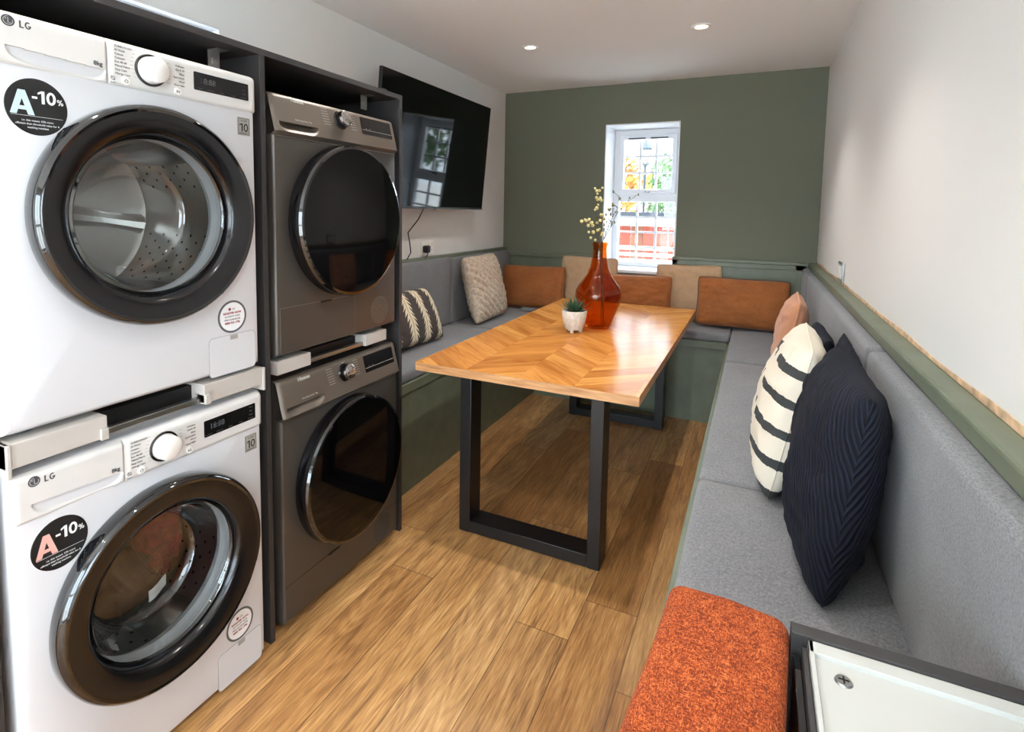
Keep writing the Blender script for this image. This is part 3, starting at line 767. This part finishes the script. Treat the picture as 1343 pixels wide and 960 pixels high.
def drum(parent, z, r, depth, x0):
    mb = MB(); N = 72
    mb.lathe([(r, x0), (r, x0-depth*.5), (r, x0-depth), (r*.9, x0-depth-.01), (0, x0-depth-.015)], (0,0,z), 'x', N)
    d = mb.build('drum', 'drum_steel', parent)
    holes = MB()
    for k in range(36):
        if k % 12 in (0, 1, 11): continue
        for j in range(10):
            a = 2*PI*(k+.5*(j % 2))/36; xx = x0-.03-j*depth*.09; rr = r-.0012
            c = Vector((xx, rr*math.cos(a), z+rr*math.sin(a))); nrm = Vector((0, -math.cos(a), -math.sin(a))); tg = Vector((1,0,0)); bt = nrm.cross(tg)
            vs = [c+(tg*math.cos(2*PI*q/8)+bt*math.sin(2*PI*q/8))*.0042 for q in range(8)]
            holes.add(vs, [tuple(range(8))])
    h = holes.build('hole_pattern', 'ink_black', d, smooth=False)
    for k in range(3):
        a = 2*PI*k/3+.9; mb = MB()
        def fn(u, v):
            hgt = .05*math.sin(PI*u)**.7*(.25+.75*math.sin(PI*min(1, v*1.0+.02))**.5); ang = a+(u-.5)*.5; rr = r-.001-hgt
            return Vector((x0-.02-v*depth*.92, rr*math.cos(ang), z+rr*math.sin(ang)))
        mb.grid(fn, 14, 14).build('lifter', 'drum_steel', d)
    mb = MB()
    for k in range(3):
        a = 2*PI*k/3+.9+PI/3
        mb.tube([(x0-depth-.004, .02*math.cos(a), z+.02*math.sin(a)), (x0-depth+.006, r*.5*math.cos(a), z+r*.5*math.sin(a)), (x0-depth, r*.92*math.cos(a), z+r*.92*math.sin(a))], [.03,.022,.03], 10)
    mb.build('drum_spider', 'drum_steel', d)

DZ_W = .441
def washer(label, loc, warm):
    r = thing('washing_machine', label, 'washing machine', loc, group='white washing machines')
    b = body_shell(.825, .6, DZ_W, .205, 0, 0).build('body', 'white_enamel', r, angle=30)
    for sy in (-1, 1):
        for xx in (-.06, -.5): MB().lathe([(0,0), (.022,0), (.018,.016), (0,.016)], (xx, sy*.25, 0), n=20).build('foot', 'rubber', r)
    # fascia: control panel on the right, detergent drawer on the left
    z0, z1, yd = .727, .825, -.087
    mb = MB()
    def fascia(y0, y1, recess):
        def fn(u, v):
            y = y0+(y1-y0)*u; z = z0+(z1-z0)*v; e = 0
            x = .0055
            edge = min(u*(y1-y0), (1-u)*(y1-y0), v*(z1-z0), (1-v)*(z1-z0))
            if edge < .004: x -= .004*(1-edge/.004)
            if z > .81: x -= .010*((z-.81)/.015)**2
            if abs(y) > .285: x -= .012*((abs(y)-.285)/.015)**2
            if recess:
                s_ = (y+.180)/.086; zt = .757-.004*s_
                if abs(s_) < 1:
                    zb = zt-.033*(1-abs(s_)**4)**.5
                    if zb < z < zt: x -= .02*((z-zb)/(zt-zb+1e-6))**1.1
            return Vector((x, y, z))
        return fn
    MB().grid(fascia(yd, .3, False), 60, 24).build('control_panel', 'white_plastic', r, angle=50)
    dr = MB().grid(fascia(-.3, yd-.0012, True), 96, 60).build('detergent_drawer', 'white_plastic', r, angle=50)
    mb = MB(); mb.text('8kg', .0125, -.108, .764, .0062, m=0, bold=.0003); mb.glyphs('LG', .0135, -.2335, .8045, .0058, .19); mb.build('lettering', 'ink_grey', dr, smooth=False)
    mb = MB(); disc(mb, -.260, .806, .0105, .004, .0056); lg = mb.build('logo_disc', 'ink_grey', dr)
    mb = MB(); mb.tube([(.0058, -.260+.0075*math.cos(a), .806+.0075*math.sin(a)) for a in [PI*.5+i*.16*PI for i in range(11)]], .0007, 4); mb.tube([(.0058,-.260,.811), (.0058,-.260,.802), (.0058,-.256,.802)], .0008, 4); disc(mb, -.2635, .809, .0012, .0055, .006)
    mb.build('logo_lines', 'seam_grey', lg)
    # dial with its ring
    dl = MB().lathe([(.0,.034), (.024,.033), (.0285,.030), (.030,.012), (.0305,.005), (0,.004)], (0, .004, .775), 'x', 40).build('dial', 'knob_white', r)
    MB().lathe([(.031,.005), (.031,.0085), (.0355,.0085), (.0365,.005)], (0, .004, .775), 'x', 40).build('dial_ring', 'gloss_black', dl)
    # display
    dp = MB().prism(rrect(.110, .270, .755, .799, .003), .0045, .0066).build('display', 'display_black', r, smooth=False)
    mb = MB(); mb.text('18:88', .020, .148, .779, .0068, bold=.0003)
    for k, s_ in enumerate(('Pre Wash', 'Intensive', 'Rinse', 'Steam', 'Wrinkle')): mb.text(s_, .0055, .122+k*.033, .760, .0068)
    for k, s_ in enumerate(('Temp.', 'Spin', 'Wash')): mb.text(s_, .0058, .255, .792-k*.011, .0068)
    mb.build('digits', 'led_dim', dp, smooth=False)
    # programme names, ring buttons
    mb = MB(); names = ('TURBOWASH', 'AI Wash', 'Cotton', 'Cotton+', 'Eco 40-60', 'Mixed Fabric', 'Easy Care', 'Allergy Care')
    for k, s_ in enumerate(names): mb.text(s_, .0062, -.074, .811-k*.0083, .0058, 'LEFT'); mb.box(.0055, .006, -.043+.003*abs(k-3.5), -.036+.002*abs(k-3.5), .8108-k*.0083, .8112-k*.0083)
    mb.build('programme_print', 'ink_grey', r, smooth=False); mb = MB()
    for k, s_ in enumerate(('Delicates', 'Quick 30', 'Silent', 'Sportswear', 'Wool', 'Rinse+Spin')): mb.text(s_, .006, .086, .801-k*.009, .0058, 'RIGHT'); mb.box(.0055, .006, .042, .050, .8008-k*.009, .8012-k*.009)
    mb.build('programme_print', 'ink_grey', r, smooth=False)
    for yy, zz, kind in ((-.053, .739, 'p'), (.067, .740, 's')):
        mb = MB(); mb.lathe([(0,.009), (.008,.0088), (.0092,.006), (0,.005)], (0,yy,zz), 'x', 24); bt = mb.build('button', 'knob_white', r)
        mb = MB()
        if kind == 'p':
            mb.tube([(.0091, yy+.0035*math.sin(a), zz+.0035*math.cos(a)) for a in [.6+i*.5 for i in range(11)]], .0006, 4); mb.tube([(.0091,yy,zz+.001), (.0091,yy,zz+.005)], .0006, 4)
        else:
            mb.prism([(yy-.004,zz-.003), (yy-.004,zz+.003), (yy+.0005,zz)], .0088, .0092); mb.box(.0088,.0092,yy+.001,yy+.002,zz-.003,zz+.003); mb.box(.0088,.0092,yy+.003,yy+.004,zz-.003,zz+.003)
        mb.build('symbol', 'ink_grey', bt, smooth=False)
    mb = MB(); mb.tube([(.0058, -.079+.004*math.cos(a), .741+.004*math.sin(a)) for a in [i*.63 for i in range(10)]], .0006, 4, closed=True); mb.tube([(.0058,-.083,.745), (.0058,-.075,.737)], .0006, 4); mb.text('Smart', .0045, -.079, .732, .0058)
    mb.build('smart_mark', 'ink_grey', r, smooth=False)
    # door
    dr = bpy.data.objects.new('door', None); COL.objects.link(dr); dr.parent = r; dr.location = (0, 0, DZ_W)
    MB().lathe([(.205,.002), (.250,.002), (.253,.010), (.252,.034), (.248,.044), (.242,.048), (.236,.046)], n=96, axis='x').build('rim', 'gloss_black', dr)
    MB().lathe([(.2365,.0459), (.228,.045), (.212,.041), (.196,.036), (.188,.030), (.183,.018), (.178,.004)], n=96, axis='x').build('ring', 'door_black', dr)
    MB().lathe([(.1785,.012), (.176,.017), (.172,.013), (.166,-.02), (.150,-.075), (.138,-.098), (.12,-.106), (.07,-.110), (0,-.111)], n=96, axis='x').build('door_glass', 'door_glass', dr, angle=60)
    MB().lathe([(.215,-.012), (.19,-.02), (.178,-.035), (.185,-.055), (.21,-.062)], (0,0,DZ_W), 'x', 72).build('gasket', 'gasket_grey', r)
    drum(r, DZ_W, .235, .34, -.066)
    # stickers
    st = MB().lathe([(0,.0012), (.0535,.0012), (.0545,.0004)], (0, -.219, .654), 'x', 48).build('energy_sticker', 'ink_black', r)
    for i in range(1): pass
    for v in st.data.vertices: v.co.y = -.219+(v.co.y+.219)*.96
    mb = MB(); mb.glyphs('A', .046, -.2435, .6605, .0013, .20); mb.build('grade_letter', 'letter_pink' if warm else 'letter_silver', st, smooth=False)
    mb = MB(); mb.glyphs('-', .024, -.2225, .6735, .0013, .2); mb.glyphs('10', .0245, -.202, .674, .0013, .19); mb.glyphs('%', .0115, -.1795, .669, .0013, .2)
    mb.box(.0011, .0014, -.262, -.176, .6355, .6361)
    for k, s_ in enumerate(('i.e. this means 10% more', 'efficient than threshold value for A', 'washing machine')): mb.text(s_, .0052, -.219, .627-k*.0066, .0013)
    mb.build('sticker_print', 'ink_white', st, smooth=False)
    st = MB().prism(rrect(.238, .277, .661, .709, .002), .0, .001).build('warranty_badge', 'badge_grey', r, smooth=False)
    mb = MB(); mb.glyphs('10', .022, .2575, .682, .0011, .17); frame_line(mb, .241, .274, .664, .706, .001, .001, .0005); mb.text('10 YEAR', .0055, .2575, .700, .0011); mb.text('WARRANTY', .005, .2575, .667, .0011)
    mb.build('badge_print', 'ink_black', st, smooth=False)
    st = MB().lathe([(0,.001), (.039,.001), (.039,.0003)], (0, .207, .167), 'x', 40).build('register_sticker', 'ink_white', r)
    MB().lathe([(.039,.0005), (.039,.0014), (.0445,.0014), (.0445,.0005)], (0, .207, .167), 'x', 40).build('sticker_ring', 'rubber', st)
    mb = MB(); disc(mb, .199, .188, .004, .001, .0013)
    for k, s_ in enumerate(('REGISTER NOW', '0800 952 1796')): mb.text(s_, .0078, .207, .177-k*.027, .0012, bold=.0002)
    mb.build('red_print', 'ink_red', st, smooth=False)
    mb = MB(); mb.text('LG', .007, .211, .188, .0012)
    for k, s_ in enumerate(('ACTIVATE YOUR', 'FREE GUARANTEE')): mb.text(s_, .0062, .207, .168-k*.009, .0012)
    mb.build('grey_print', 'ink_grey', st, smooth=False)
    fl = MB().prism(rrect(.135, .279, .013, .117, .012), -.001, .0010).build('filter_flap', 'white_enamel', r)
    mb = MB(); frame_line(mb, .1345, .2795, .0125, .1175, .012, .0005, .0009); mb.build('flap_seam', 'seam_grey', fl)
    MB().box(.0005, .002, .199, .222, .104, .116, .0005).build('flap_notch', 'badge_grey', fl)
    return r
YW = .885
w_low = washer('lower white washing machine standing on the floor, dark laundry inside', (.02, YW, .0), True)
w_up = washer('upper white washing machine with an empty steel drum', (.02, YW, .893), False)

# laundry inside the lower drum
def clump(name, label, cat, c, sx, sy, sz, mat, seed):
    mb = MB()
    def fn(u, v):
        a = 2*PI*u; b_ = PI*(v-.5); d = Vector((math.cos(b_)*math.cos(a), math.cos(b_)*math.sin(a), math.sin(b_)))
        n_ = noise.noise(d*2.1+Vector((seed,0,0)))*.28+abs(noise.noise(d*5+Vector((0,seed,0))))*.22
        k = .85+n_; return Vector((d.x*sx*k, d.y*sy*k, d.z*sz*k))
    mb.grid(fn, 48, 28); return tag(mb.build(name, mat, loc=c, angle=80), label, cat)
clump('garment', 'dark garments bundled in the drum of the lower white machine', 'laundry', (-.215, YW-.035, DZ_W-.10), .10, .155, .115, 'dark_cloth', 2)
g1 = clump('garment', 'dark red garment in the drum of the lower white machine', 'laundry', (-.21, YW+.115, DZ_W+.02), .085, .075, .165, 'red_cloth', 9)
MB().grid(lambda u, v: Vector((.09+.003*math.sin(u*5), -.075+u*.05, -.165+v*.032+.02*u)), 8, 4).build('care_label', 'tag_white', g1)

# ------------------------------------------------------------------ graphite dryers
DZ_D = .43
def dryer(label, loc, upper):
    r = thing('tumble_dryer', label, 'tumble dryer', loc, group='graphite tumble dryers')
    H = .815
    body_shell(.690, .6, DZ_D, .21, 0, 0, er=.010, base=.02).box(-.56, -.036, -.299, .299, .66, .813, .003).build('body', 'graphite', r, angle=30)
    for sy in (-1, 1):
        for xx in (-.06, -.5): MB().lathe([(0,0), (.022,0), (.018,.022), (0,.022)], (xx, sy*.25, 0), n=20).build('foot', 'rubber', r)
    # raked control panel
    z0, z1 = .690, .815
    def px(z):
        t_ = (z-z0)/(z1-z0)
        return .016*min(1, t_/.08) - .030*max(0, t_-.08)/.92 if t_ < .97 else .016-.030*.967-.006*(t_-.97)/.03
    def fn(u, v):
        y = -.3+.6*u; z = z0+(z1-z0)*v; x = px(z)
        if z > .80: x -= .006*((z-.80)/.015)**2
        if abs(y) > .288: x -= .010*((abs(y)-.288)/.012)**2
        s_ = (y+.205)/.078; zt = .728
        if upper or True:
            if abs(s_) < 1:
                zb = zt-.030*(1-abs(s_)**4)**.5
                if zb < z < zt: x -= .022*((z-zb)/(zt-zb+1e-6))
        return Vector((x, y, z))
    MB().grid(fn, 120, 60).build('control_panel', 'graphite_panel', r, angle=50)
    dirp = Vector((-.030/.92, 0, (z1-z0))).normalized(); nrm = Vector((dirp.z, 0, -dirp.x)); FR = (Vector((0,1,0)), dirp, nrm)
    def onp(z): return px(z)+.0006
    mb = MB(); mb.box(-.001, .0006, -.297, .297, .6865, .689); mb.build('panel_seam', 'graphite_edge', r, smooth=False)
    mb = MB(); mb.text('Hisense', .0165, -.196, .802, onp(.802), bold=.0006, frame=FR); mb.text('Heat Pump Dryer  9kg' if upper else 'Heat Pump Dryer  9kg', .0075, -.185, .742, onp(.742), frame=FR)
    for k in range(7):
        mb.box(onp(.80-k*.0085)-.0002, onp(.80-k*.0085)+.0003, -.098+.001*k, -.068+.001*k, .7995-k*.0085, .8007-k*.0085)
        mb.box(onp(.80-k*.0085)-.0002, onp(.80-k*.0085)+.0003, .040, .062+.001*k, .7995-k*.0085, .8007-k*.0085)
    mb.text('Start', .006, -.01, .805, onp(.805), frame=FR)
    mb.build('panel_print', 'silver_print', r, smooth=False)
    o = Vector((px(.772), -.008, .772))
    kn = MB().lathe([(0,.030), (.022,.030), (.0255,.028), (.027,.020)], o, (Vector((0,1,0)), dirp, nrm), 48).build('dial', 'chrome', r)
    MB().lathe([(.0272,.020), (.0285,.004), (.032,.0), (0,-.001)], o, (Vector((0,1,0)), dirp, nrm), 48).build('dial_skirt', 'door_black', kn)
    mb = MB()
    for k in range(4):
        a = PI/4+k*PI/2; c = o+nrm*.0302
        mb.tube([c+(FR[0]*math.cos(a)+FR[1]*math.sin(a))*.004, c+(FR[0]*math.cos(a)+FR[1]*math.sin(a))*.020], .0006, 4)
    mb.build('dial_grooves', 'graphite', kn)
    q = rrect(.098, .272, .742, .802, .003)
    mb = MB(); vs = [Vector((px(b_)+.0014, a, b_)) for a, b_ in q]+[Vector((px(b_)-.002, a, b_)) for a, b_ in q]; n = len(q)
    mb.add(vs, [tuple(range(n))]+[(i, n+i, n+(i+1) % n, (i+1) % n) for i in range(n)]); dp = mb.build('display', 'display_black', r, smooth=False)
    mb = MB(); mb.tube([(px(.757)+.0016,.100,.757), (px(.757)+.0016,.270,.757)], .0009, 4); disc(mb, .122, .762, .0016, px(.762)+.001, px(.762)+.0017); disc(mb, .142, .762, .0016, px(.762)+.001, px(.762)+.0017)
    mb.build('touch_line', 'silver_print', dp, smooth=False)
    # door: recessed collar, dark drum-shaped bezel and a black glass disc
    d = bpy.data.objects.new('door', None); COL.objects.link(d); d.parent = r; d.location = (0, 0, DZ_D)
    MB().lathe([(.0,-.02), (.23,-.02), (.252,.004), (.256,.012), (.252,.034)], axis='x', n=96).build('bezel', 'door_black', d)
    MB().lathe([(.246,.030), (.254,.036), (.255,.050), (.250,.058), (.243,.060)], axis='x', n=96).build('rim', 'gloss_black', d)
    MB().lathe([(.2435,.0598), (.20,.0625), (.12,.0650), (.0,.0662)], axis='x', n=96).build('glass_disc', 'black_glass', d, angle=60)
    if upper:
        fl = MB().prism(rrect(-.285, .055, .024, .165, .004), -.001, .0012).build('condenser_flap', 'graphite', r)
        mb = MB(); frame_line(mb, -.2855, .0555, .0235, .1655, .004, .0008, .0007); mb.build('flap_seam', 'graphite_edge', fl)
        MB().box(.0008, .003, -.115, -.065, .160, .1665, .0005).build('flap_notch', 'plain_black', fl)
    else:
        mb = MB().box(-.0005, .0006, -.297, .297, .143, .1444); kp = mb.build('plinth_seam', 'plain_black', r, smooth=False)
        MB().box(.0002, .0025, -.10, -.045, .139, .146, .0005).build('plinth_notch', 'plain_black', kp)
    mb = MB(); gy, gz = .198, (.088 if upper else .085)
    for ring in range(1, 8):
        m_ = 6*ring
        for k in range(m_):
            a = 2*PI*k/m_; yy, zz = gy+ring*.0072*math.cos(a), gz+ring*.0072*math.sin(a)
            mb.lathe([(0,.0016), (.0017,.0012), (.0022,.0)], (0,yy,zz), 'x', 6)
    mb.build('vent_grille', 'graphite_edge' if upper else 'dark_plastic', r)
    return r
YD = 1.556
d_low = dryer('lower graphite dryer with black round door, standing on the floor', (.006, YD+.012, .006), False)
d_up = dryer('upper graphite dryer with black round door and round vent grille', (.006, YD, .885), True)

def kit(label, y, x0, hook):
    r = thing('stacking_kit', label, 'stacking kit', (0, y, 0), group='stacking kits between the machines')
    zb, zt = .846, (.892 if hook else .884)
    MB().box(-.55, x0-.05, -.296, .296, zb+.004, zt-.003).build('shelf', 'dark_plastic', r)
    for s_, a, b in ((-1, -.304, -.122), (1, .112, .304 if hook else .238)):
        if not hook and s_ < 0: a, b = -.304, -.165
        mb = MB().box(x0-.1, x0, a, b, zb, zt+.004, .002)
        if hook:
            e = a if s_ < 0 else b-.008
            mb.box(x0-.10, x0+.004, e, e+.008, zb-.018, zt+.004, .002); mb.box(x0-.03, x0+.006, (b-.016 if s_ < 0 else a), (b if s_ < 0 else a+.016), zb-.002, zb+.024, .002)
        mb.build('front_plate', 'grey_plate', r)
    MB().box(x0-.03, x0-.012, -.125 if hook else -.165, .115, zb+.002, zb+.016, .002).build('handle_rail', 'steel', r)
kit('pale stacking kit wedged between the two white washing machines', YW, .028, True)
kit('pale stacking kit wedged between the two graphite dryers', YD+.006, .004, False)
# dark hose lying on the upper washer
mb = MB(); mb.tube([(-.02-.25*abs(math.sin(t_)), .62+.11*t_, 1.728+.012*math.sin(t_*2)) for t_ in [i*.2 for i in range(16)]], .009, 8)
tag(mb.build('drain_hose', 'cable_black'), 'black hose lying on top of the upper white washing machine', 'hose')

# ------------------------------------------------------------------ television
tv = thing('television', 'large black wall television tilted down over the bench', 'television', (-.470, 2.928, 1.363))
tilt = math.atan2(.062, .70); tv.rotation_euler = (0, tilt, 0)
L_, Hh = 1.215, .706
MB().box(-.022, -.003, -L_/2, L_/2, 0, Hh, .003).box(-.045, -.02, -.42, .42, .03, .45, .01).build('casing', 'dark_plastic', tv)
MB().box(-.004, .0, -L_/2+.003, L_/2-.003, .012, Hh-.003, .001).build('screen', 'screen', tv)
MB().box(-.012, .0015, -L_/2, L_/2, 0, .012, .001).box(-.006, .002, -.03, .0, -.004, .004, .001).build('chin', 'dark_plastic', tv)
mb = MB().box(-.09, -.04, -.2, -.17, .1, .5).box(-.09, -.04, .17, .2, .1, .5); mb.build('wall_bracket', 'black_metal', tv)
# socket, plug and cable
so_ = thing('wall_socket', 'white double socket on the wall below the television', 'socket', (XL, 2.995, 1.118))
MB().prism(rrect(-.073, .073, -.043, .043, .006), 0, .009).build('plate', 'socket_white', so_)
MB().box(.008, .013, .012, .024, .012, .030, .002).box(.008, .013, .050, .062, .012, .030, .002).build('switch', 'socket_white', so_)
mb = MB()
for a, b_ in ((.036, .004), (.026, -.014), (.046, -.014)): mb.box(.0085, .0095, a-.003, a+.003, b_-.003, b_+.003)
mb.build('pin_holes', 'ink_grey', so_)
pc = thing('power_cable', 'black cable and plug hanging from the television to the socket', 'cable', (XL, 2.88, 1.1))
mb = MB(); mb.tube([(.07,-.02,.27), (.05,-.05,.20), (.02,-.115,.12), (.02,-.095,.05), (.02,-.085,.0), (.02,-.12,-.035), (.012,-.14,-.045)], .0035, 6); mb.tube([(.012,-.14,-.045), (.01,-.10,-.05), (.02,.02,-.046), (.035,.065,-.035), (.042,.075,-.005)], .0035, 6)
mb.build('cord', 'cable_black', pc)
MB().box(.009, .046, .055, .099, -.012, .034, .010, 3).build('plug', 'cable_black', pc)
sw = thing('wall_socket', 'steel edged socket on the right wall above the ledge', 'socket', (XR, 2.985, 1.105))
MB().box(-.010, 0, -.073, .073, -.045, .045, .002).build('plate', 'steel', sw)
MB().box(-.0115, -.009, -.05, -.005, -.03, .03, .001).box(-.0115, -.009, .012, .055, -.03, .03, .001).build('insert', 'socket_white', sw)

# ------------------------------------------------------------------ orange stool and low cabinet, nearest the viewer
st = thing('upholstered_chair', 'orange tweed upholstered chair, its back against the low black cabinet', 'chair', (1.2735, .494, 0), rot=(0, 0, math.radians(-4.0)))
bm = bmesh.new(); bmesh.ops.create_cube(bm, size=1)
for v in bm.verts: v.co = (v.co.x*.139, v.co.y*.60, .30+(v.co.z+.5)*.578)
bmesh.ops.subdivide_edges(bm, edges=bm.edges, cuts=1, use_grid_fill=True)
bmesh.ops.bevel(bm, geom=[e for e in bm.edges if e.calc_face_angle(0) > 1], offset=.017, segments=6, profile=.5, affect='EDGES')
bmesh.ops.subdivide_edges(bm, edges=[e for e in bm.edges if e.calc_length() > .06], cuts=8, use_grid_fill=True)
for v in bm.verts:
    n_ = noise.noise(Vector(v.co)*9); q = max(0, .85-v.co.z)
    if v.co.x < 0: v.co.x -= .022*math.sin(PI*min(.5, q/.25))*(v.co.x/-.071); v.co.x += .004*n_
    v.co.z += .003*n_+(.004 if v.co.z > .8 else 0)*(1-(v.co.x/.071)**2)
MB().frombm(bm).build('backrest', 'orange_tweed', st, angle=70)
MB().box(-.50, -.062, -.30, .30, .30, .44, .03, 5).build('seat', 'orange_tweed', st, angle=70)
for sx in (-.46, .03):
    for sy in (-.26, .26): MB().lathe([(0,0), (.012,0), (.019,.30), (0,.305)], (sx, sy, 0), n=16).build('leg', 'black_metal', st)
lc = thing('low_cabinet', 'low black cabinet with a white screwed top beside the orange chair', 'cabinet', (0,0,0))
CZ = .88; CX0 = 1.363; CY1 = .778; CX1 = 1.5745
MB().box(CX0, CX1, CY1-.0185, CY1, 0, CZ, .0008).build('end_panel', 'black_board', lc)
MB().box(CX0, CX1, .10, .118, 0, CZ, .0008).build('end_panel', 'black_board', lc)
mb = MB().box(CX0+.017, CX1, .118, CY1-.0185, .1, CZ-.009)
mb.box(CX0+.017, CX1, CY1-.037, CY1-.019, CZ-.010, CZ-.003, .0008); mb.box(CX0+.017, CX0+.022, .118, CY1-.019, CZ-.010, CZ-.003, .0008)
lt = mb.build('white_top', 'white_laminate', lc)
SX, SY = 1.410, .718
sc_ = MB().lathe([(0,-.0070), (.003,-.0066), (.0075,-.0070), (.0088,-.0088)], (SX, SY, CZ), n=32).build('screw', 'steel', lt)
MB().box(SX-.005, SX+.005, SY-.0008, SY+.0008, CZ-.0068, CZ-.0062).box(SX-.0008, SX+.0008, SY-.005, SY+.005, CZ-.0068, CZ-.0062).build('screw_cross', 'ink_black', sc_)
MB().box(CX0+.002, CX0+.010, .12, CY1-.022, .03, CZ-.022, .001).build('door', 'gloss_black', lc)
MB().box(CX0+.0105, CX0+.0165, .12, CY1-.024, CZ-.06, CZ-.010, .001).build('door_seal', 'black_board', lc)

# ------------------------------------------------------------------ outdoors
struct(MB().box(-30, 30, -30, 30, -.4, -.1).build('ground', 'paving', smooth=False))
fence = thing('timber_fence', 'terracotta and pale timber fence with a dark capped roof outside the window', 'fence', (-.3, 7.6, -.1))
mb = MB(); xx = -2.6; k = 0
mats = ['terracotta', 'brown_timber', 'pale_timber']
seq = [0, 1, 0, 0, 1, 0, 2, 1, 0, 0, 1, 0, 0, 2, 1, 0, 1, 0, 0, 0, 1, 0, 0, 0, 1]
for s_ in seq:
    mb.box(xx, xx+.16, 0, .03, 0, 1.28, .004, m=s_); xx += .165
mb.build('boards', mats, fence)
MB().box(-2.7, 1.75, -.15, .25, 1.28, 1.40, .01).build('fascia', 'fascia', fence)
MB().box(-2.75, 1.8, -.2, .9, 1.40, 1.47, .01).build('roof_cap', 'roof_dark', fence)
rail = thing('white_railing', 'white slatted railing with a slanting brace outside the window', 'railing', (.0, 6.3, -.1))
for zz in (.62, .72, .90, .97, 1.04): MB().box(-1.6, 1.0, 0, .03, zz, zz+.035, .004).build('slat', 'white_rail', rail)
for xx in (-1.6, -.35, .95): MB().box(xx, xx+.06, -.03, 0, 0, 1.28, .004).build('post', 'white_rail', rail)
mb = MB(); mb.tube([(-.55,-.02,.62), (.75,-.02,.98)], .025, 8); mb.build('brace', 'white_rail', rail)
lp = thing('lamp_post', 'slate grey lantern lamp post outside the window', 'lamp post', (-.36, 9.0, -.1))
zb = 2.22
MB().lathe([(0,0), (.08,0), (.06,.1), (.035,.2), (.025,.6), (.022,zb-.05), (.04,zb), (0,zb)], n=16).build('post', 'slate_lamp', lp)
MB().lathe([(.055,zb+.01), (.095,zb+.24)], n=6).build('lantern_glass', 'lamp_glass', lp, smooth=False)
mb = MB()
for k in range(6):
    a = 2*PI*k/6; mb.tube([(.055*math.cos(a), .055*math.sin(a), zb), (.097*math.cos(a), .097*math.sin(a), zb+.25)], .008, 5)
mb.lathe([(0,zb-.01), (.06,zb-.01), (.06,zb+.015), (0,zb+.015)], n=6); mb.lathe([(.105,zb+.24), (.105,zb+.26), (.06,zb+.33), (.025,zb+.37), (.012,zb+.44), (0,zb+.5)], n=6)
mb.build('lantern_frame', 'slate_lamp', lp, smooth=False)
def tree(label, x, y, h, r, mat, seed, nl=900, trunk=.07, group='trees beyond the fence'):
    random.seed(seed); t_ = thing('tree', label, 'tree', (x, y, -.1), group=group)
    mb = MB(); mb.tube([(0,0,0), (.05,0,h*.3), (-.03,.02,h*.6), (0,0,h*.85)], [trunk, trunk*.8, trunk*.6, trunk*.2], 8)
    for k in range(7):
        a = k*2.4; z_ = h*(.4+.07*k); mb.tube([(0,0,z_), (r*.4*math.cos(a), r*.4*math.sin(a), z_+r*.3), (r*.75*math.cos(a), r*.75*math.sin(a), z_+r*.5)], [trunk*.4, trunk*.25, trunk*.1], 5)
    mb.build('trunk', 'bark', t_)
    mb = MB()
    for k in range(nl):
        d = Vector((random.gauss(0,1), random.gauss(0,1), random.gauss(0,1))).normalized(); rr = r*random.random()**.4
        rr *= .75+.5*noise.noise(d*2+Vector((seed,0,0)))
        c = Vector((d.x*rr, d.y*rr, h*.72+d.z*rr*.95)); s_ = random.uniform(.05,.11)
        n_ = Vector((random.gauss(0,1), random.gauss(0,1), random.gauss(0,1))).normalized(); a = n_.orthogonal().normalized(); b_ = n_.cross(a)
        mb.add([c-a*s_, c+b_*s_*.6+n_*s_*.1, c+a*s_, c-b_*s_*.6+n_*s_*.1], [(0,1,2,3)])
    mb.build('foliage', mat, t_, smooth=False, fixn=False)
tree('autumn gold tree left of the lamp post outside the window', -1.55, 12.0, 2.9, 1.0, 'foliage_gold', 1)
tree('green bushy tree right of the lamp post outside the window', -.35, 13.5, 2.7, 1.1, 'foliage_green', 2)
tree('green tree behind the lamp post outside the window', -1.1, 16, 3.0, 1.2, 'foliage_green', 3)
tree('broad green tree seen mirrored in the television', 4.3, 9.2, 3.6, 2.0, 'foliage_green', 4, 3000)
tree('second tall tree seen mirrored in the television', 7.6, 11.6, 4.6, 2.2, 'foliage_green', 5, 3000)
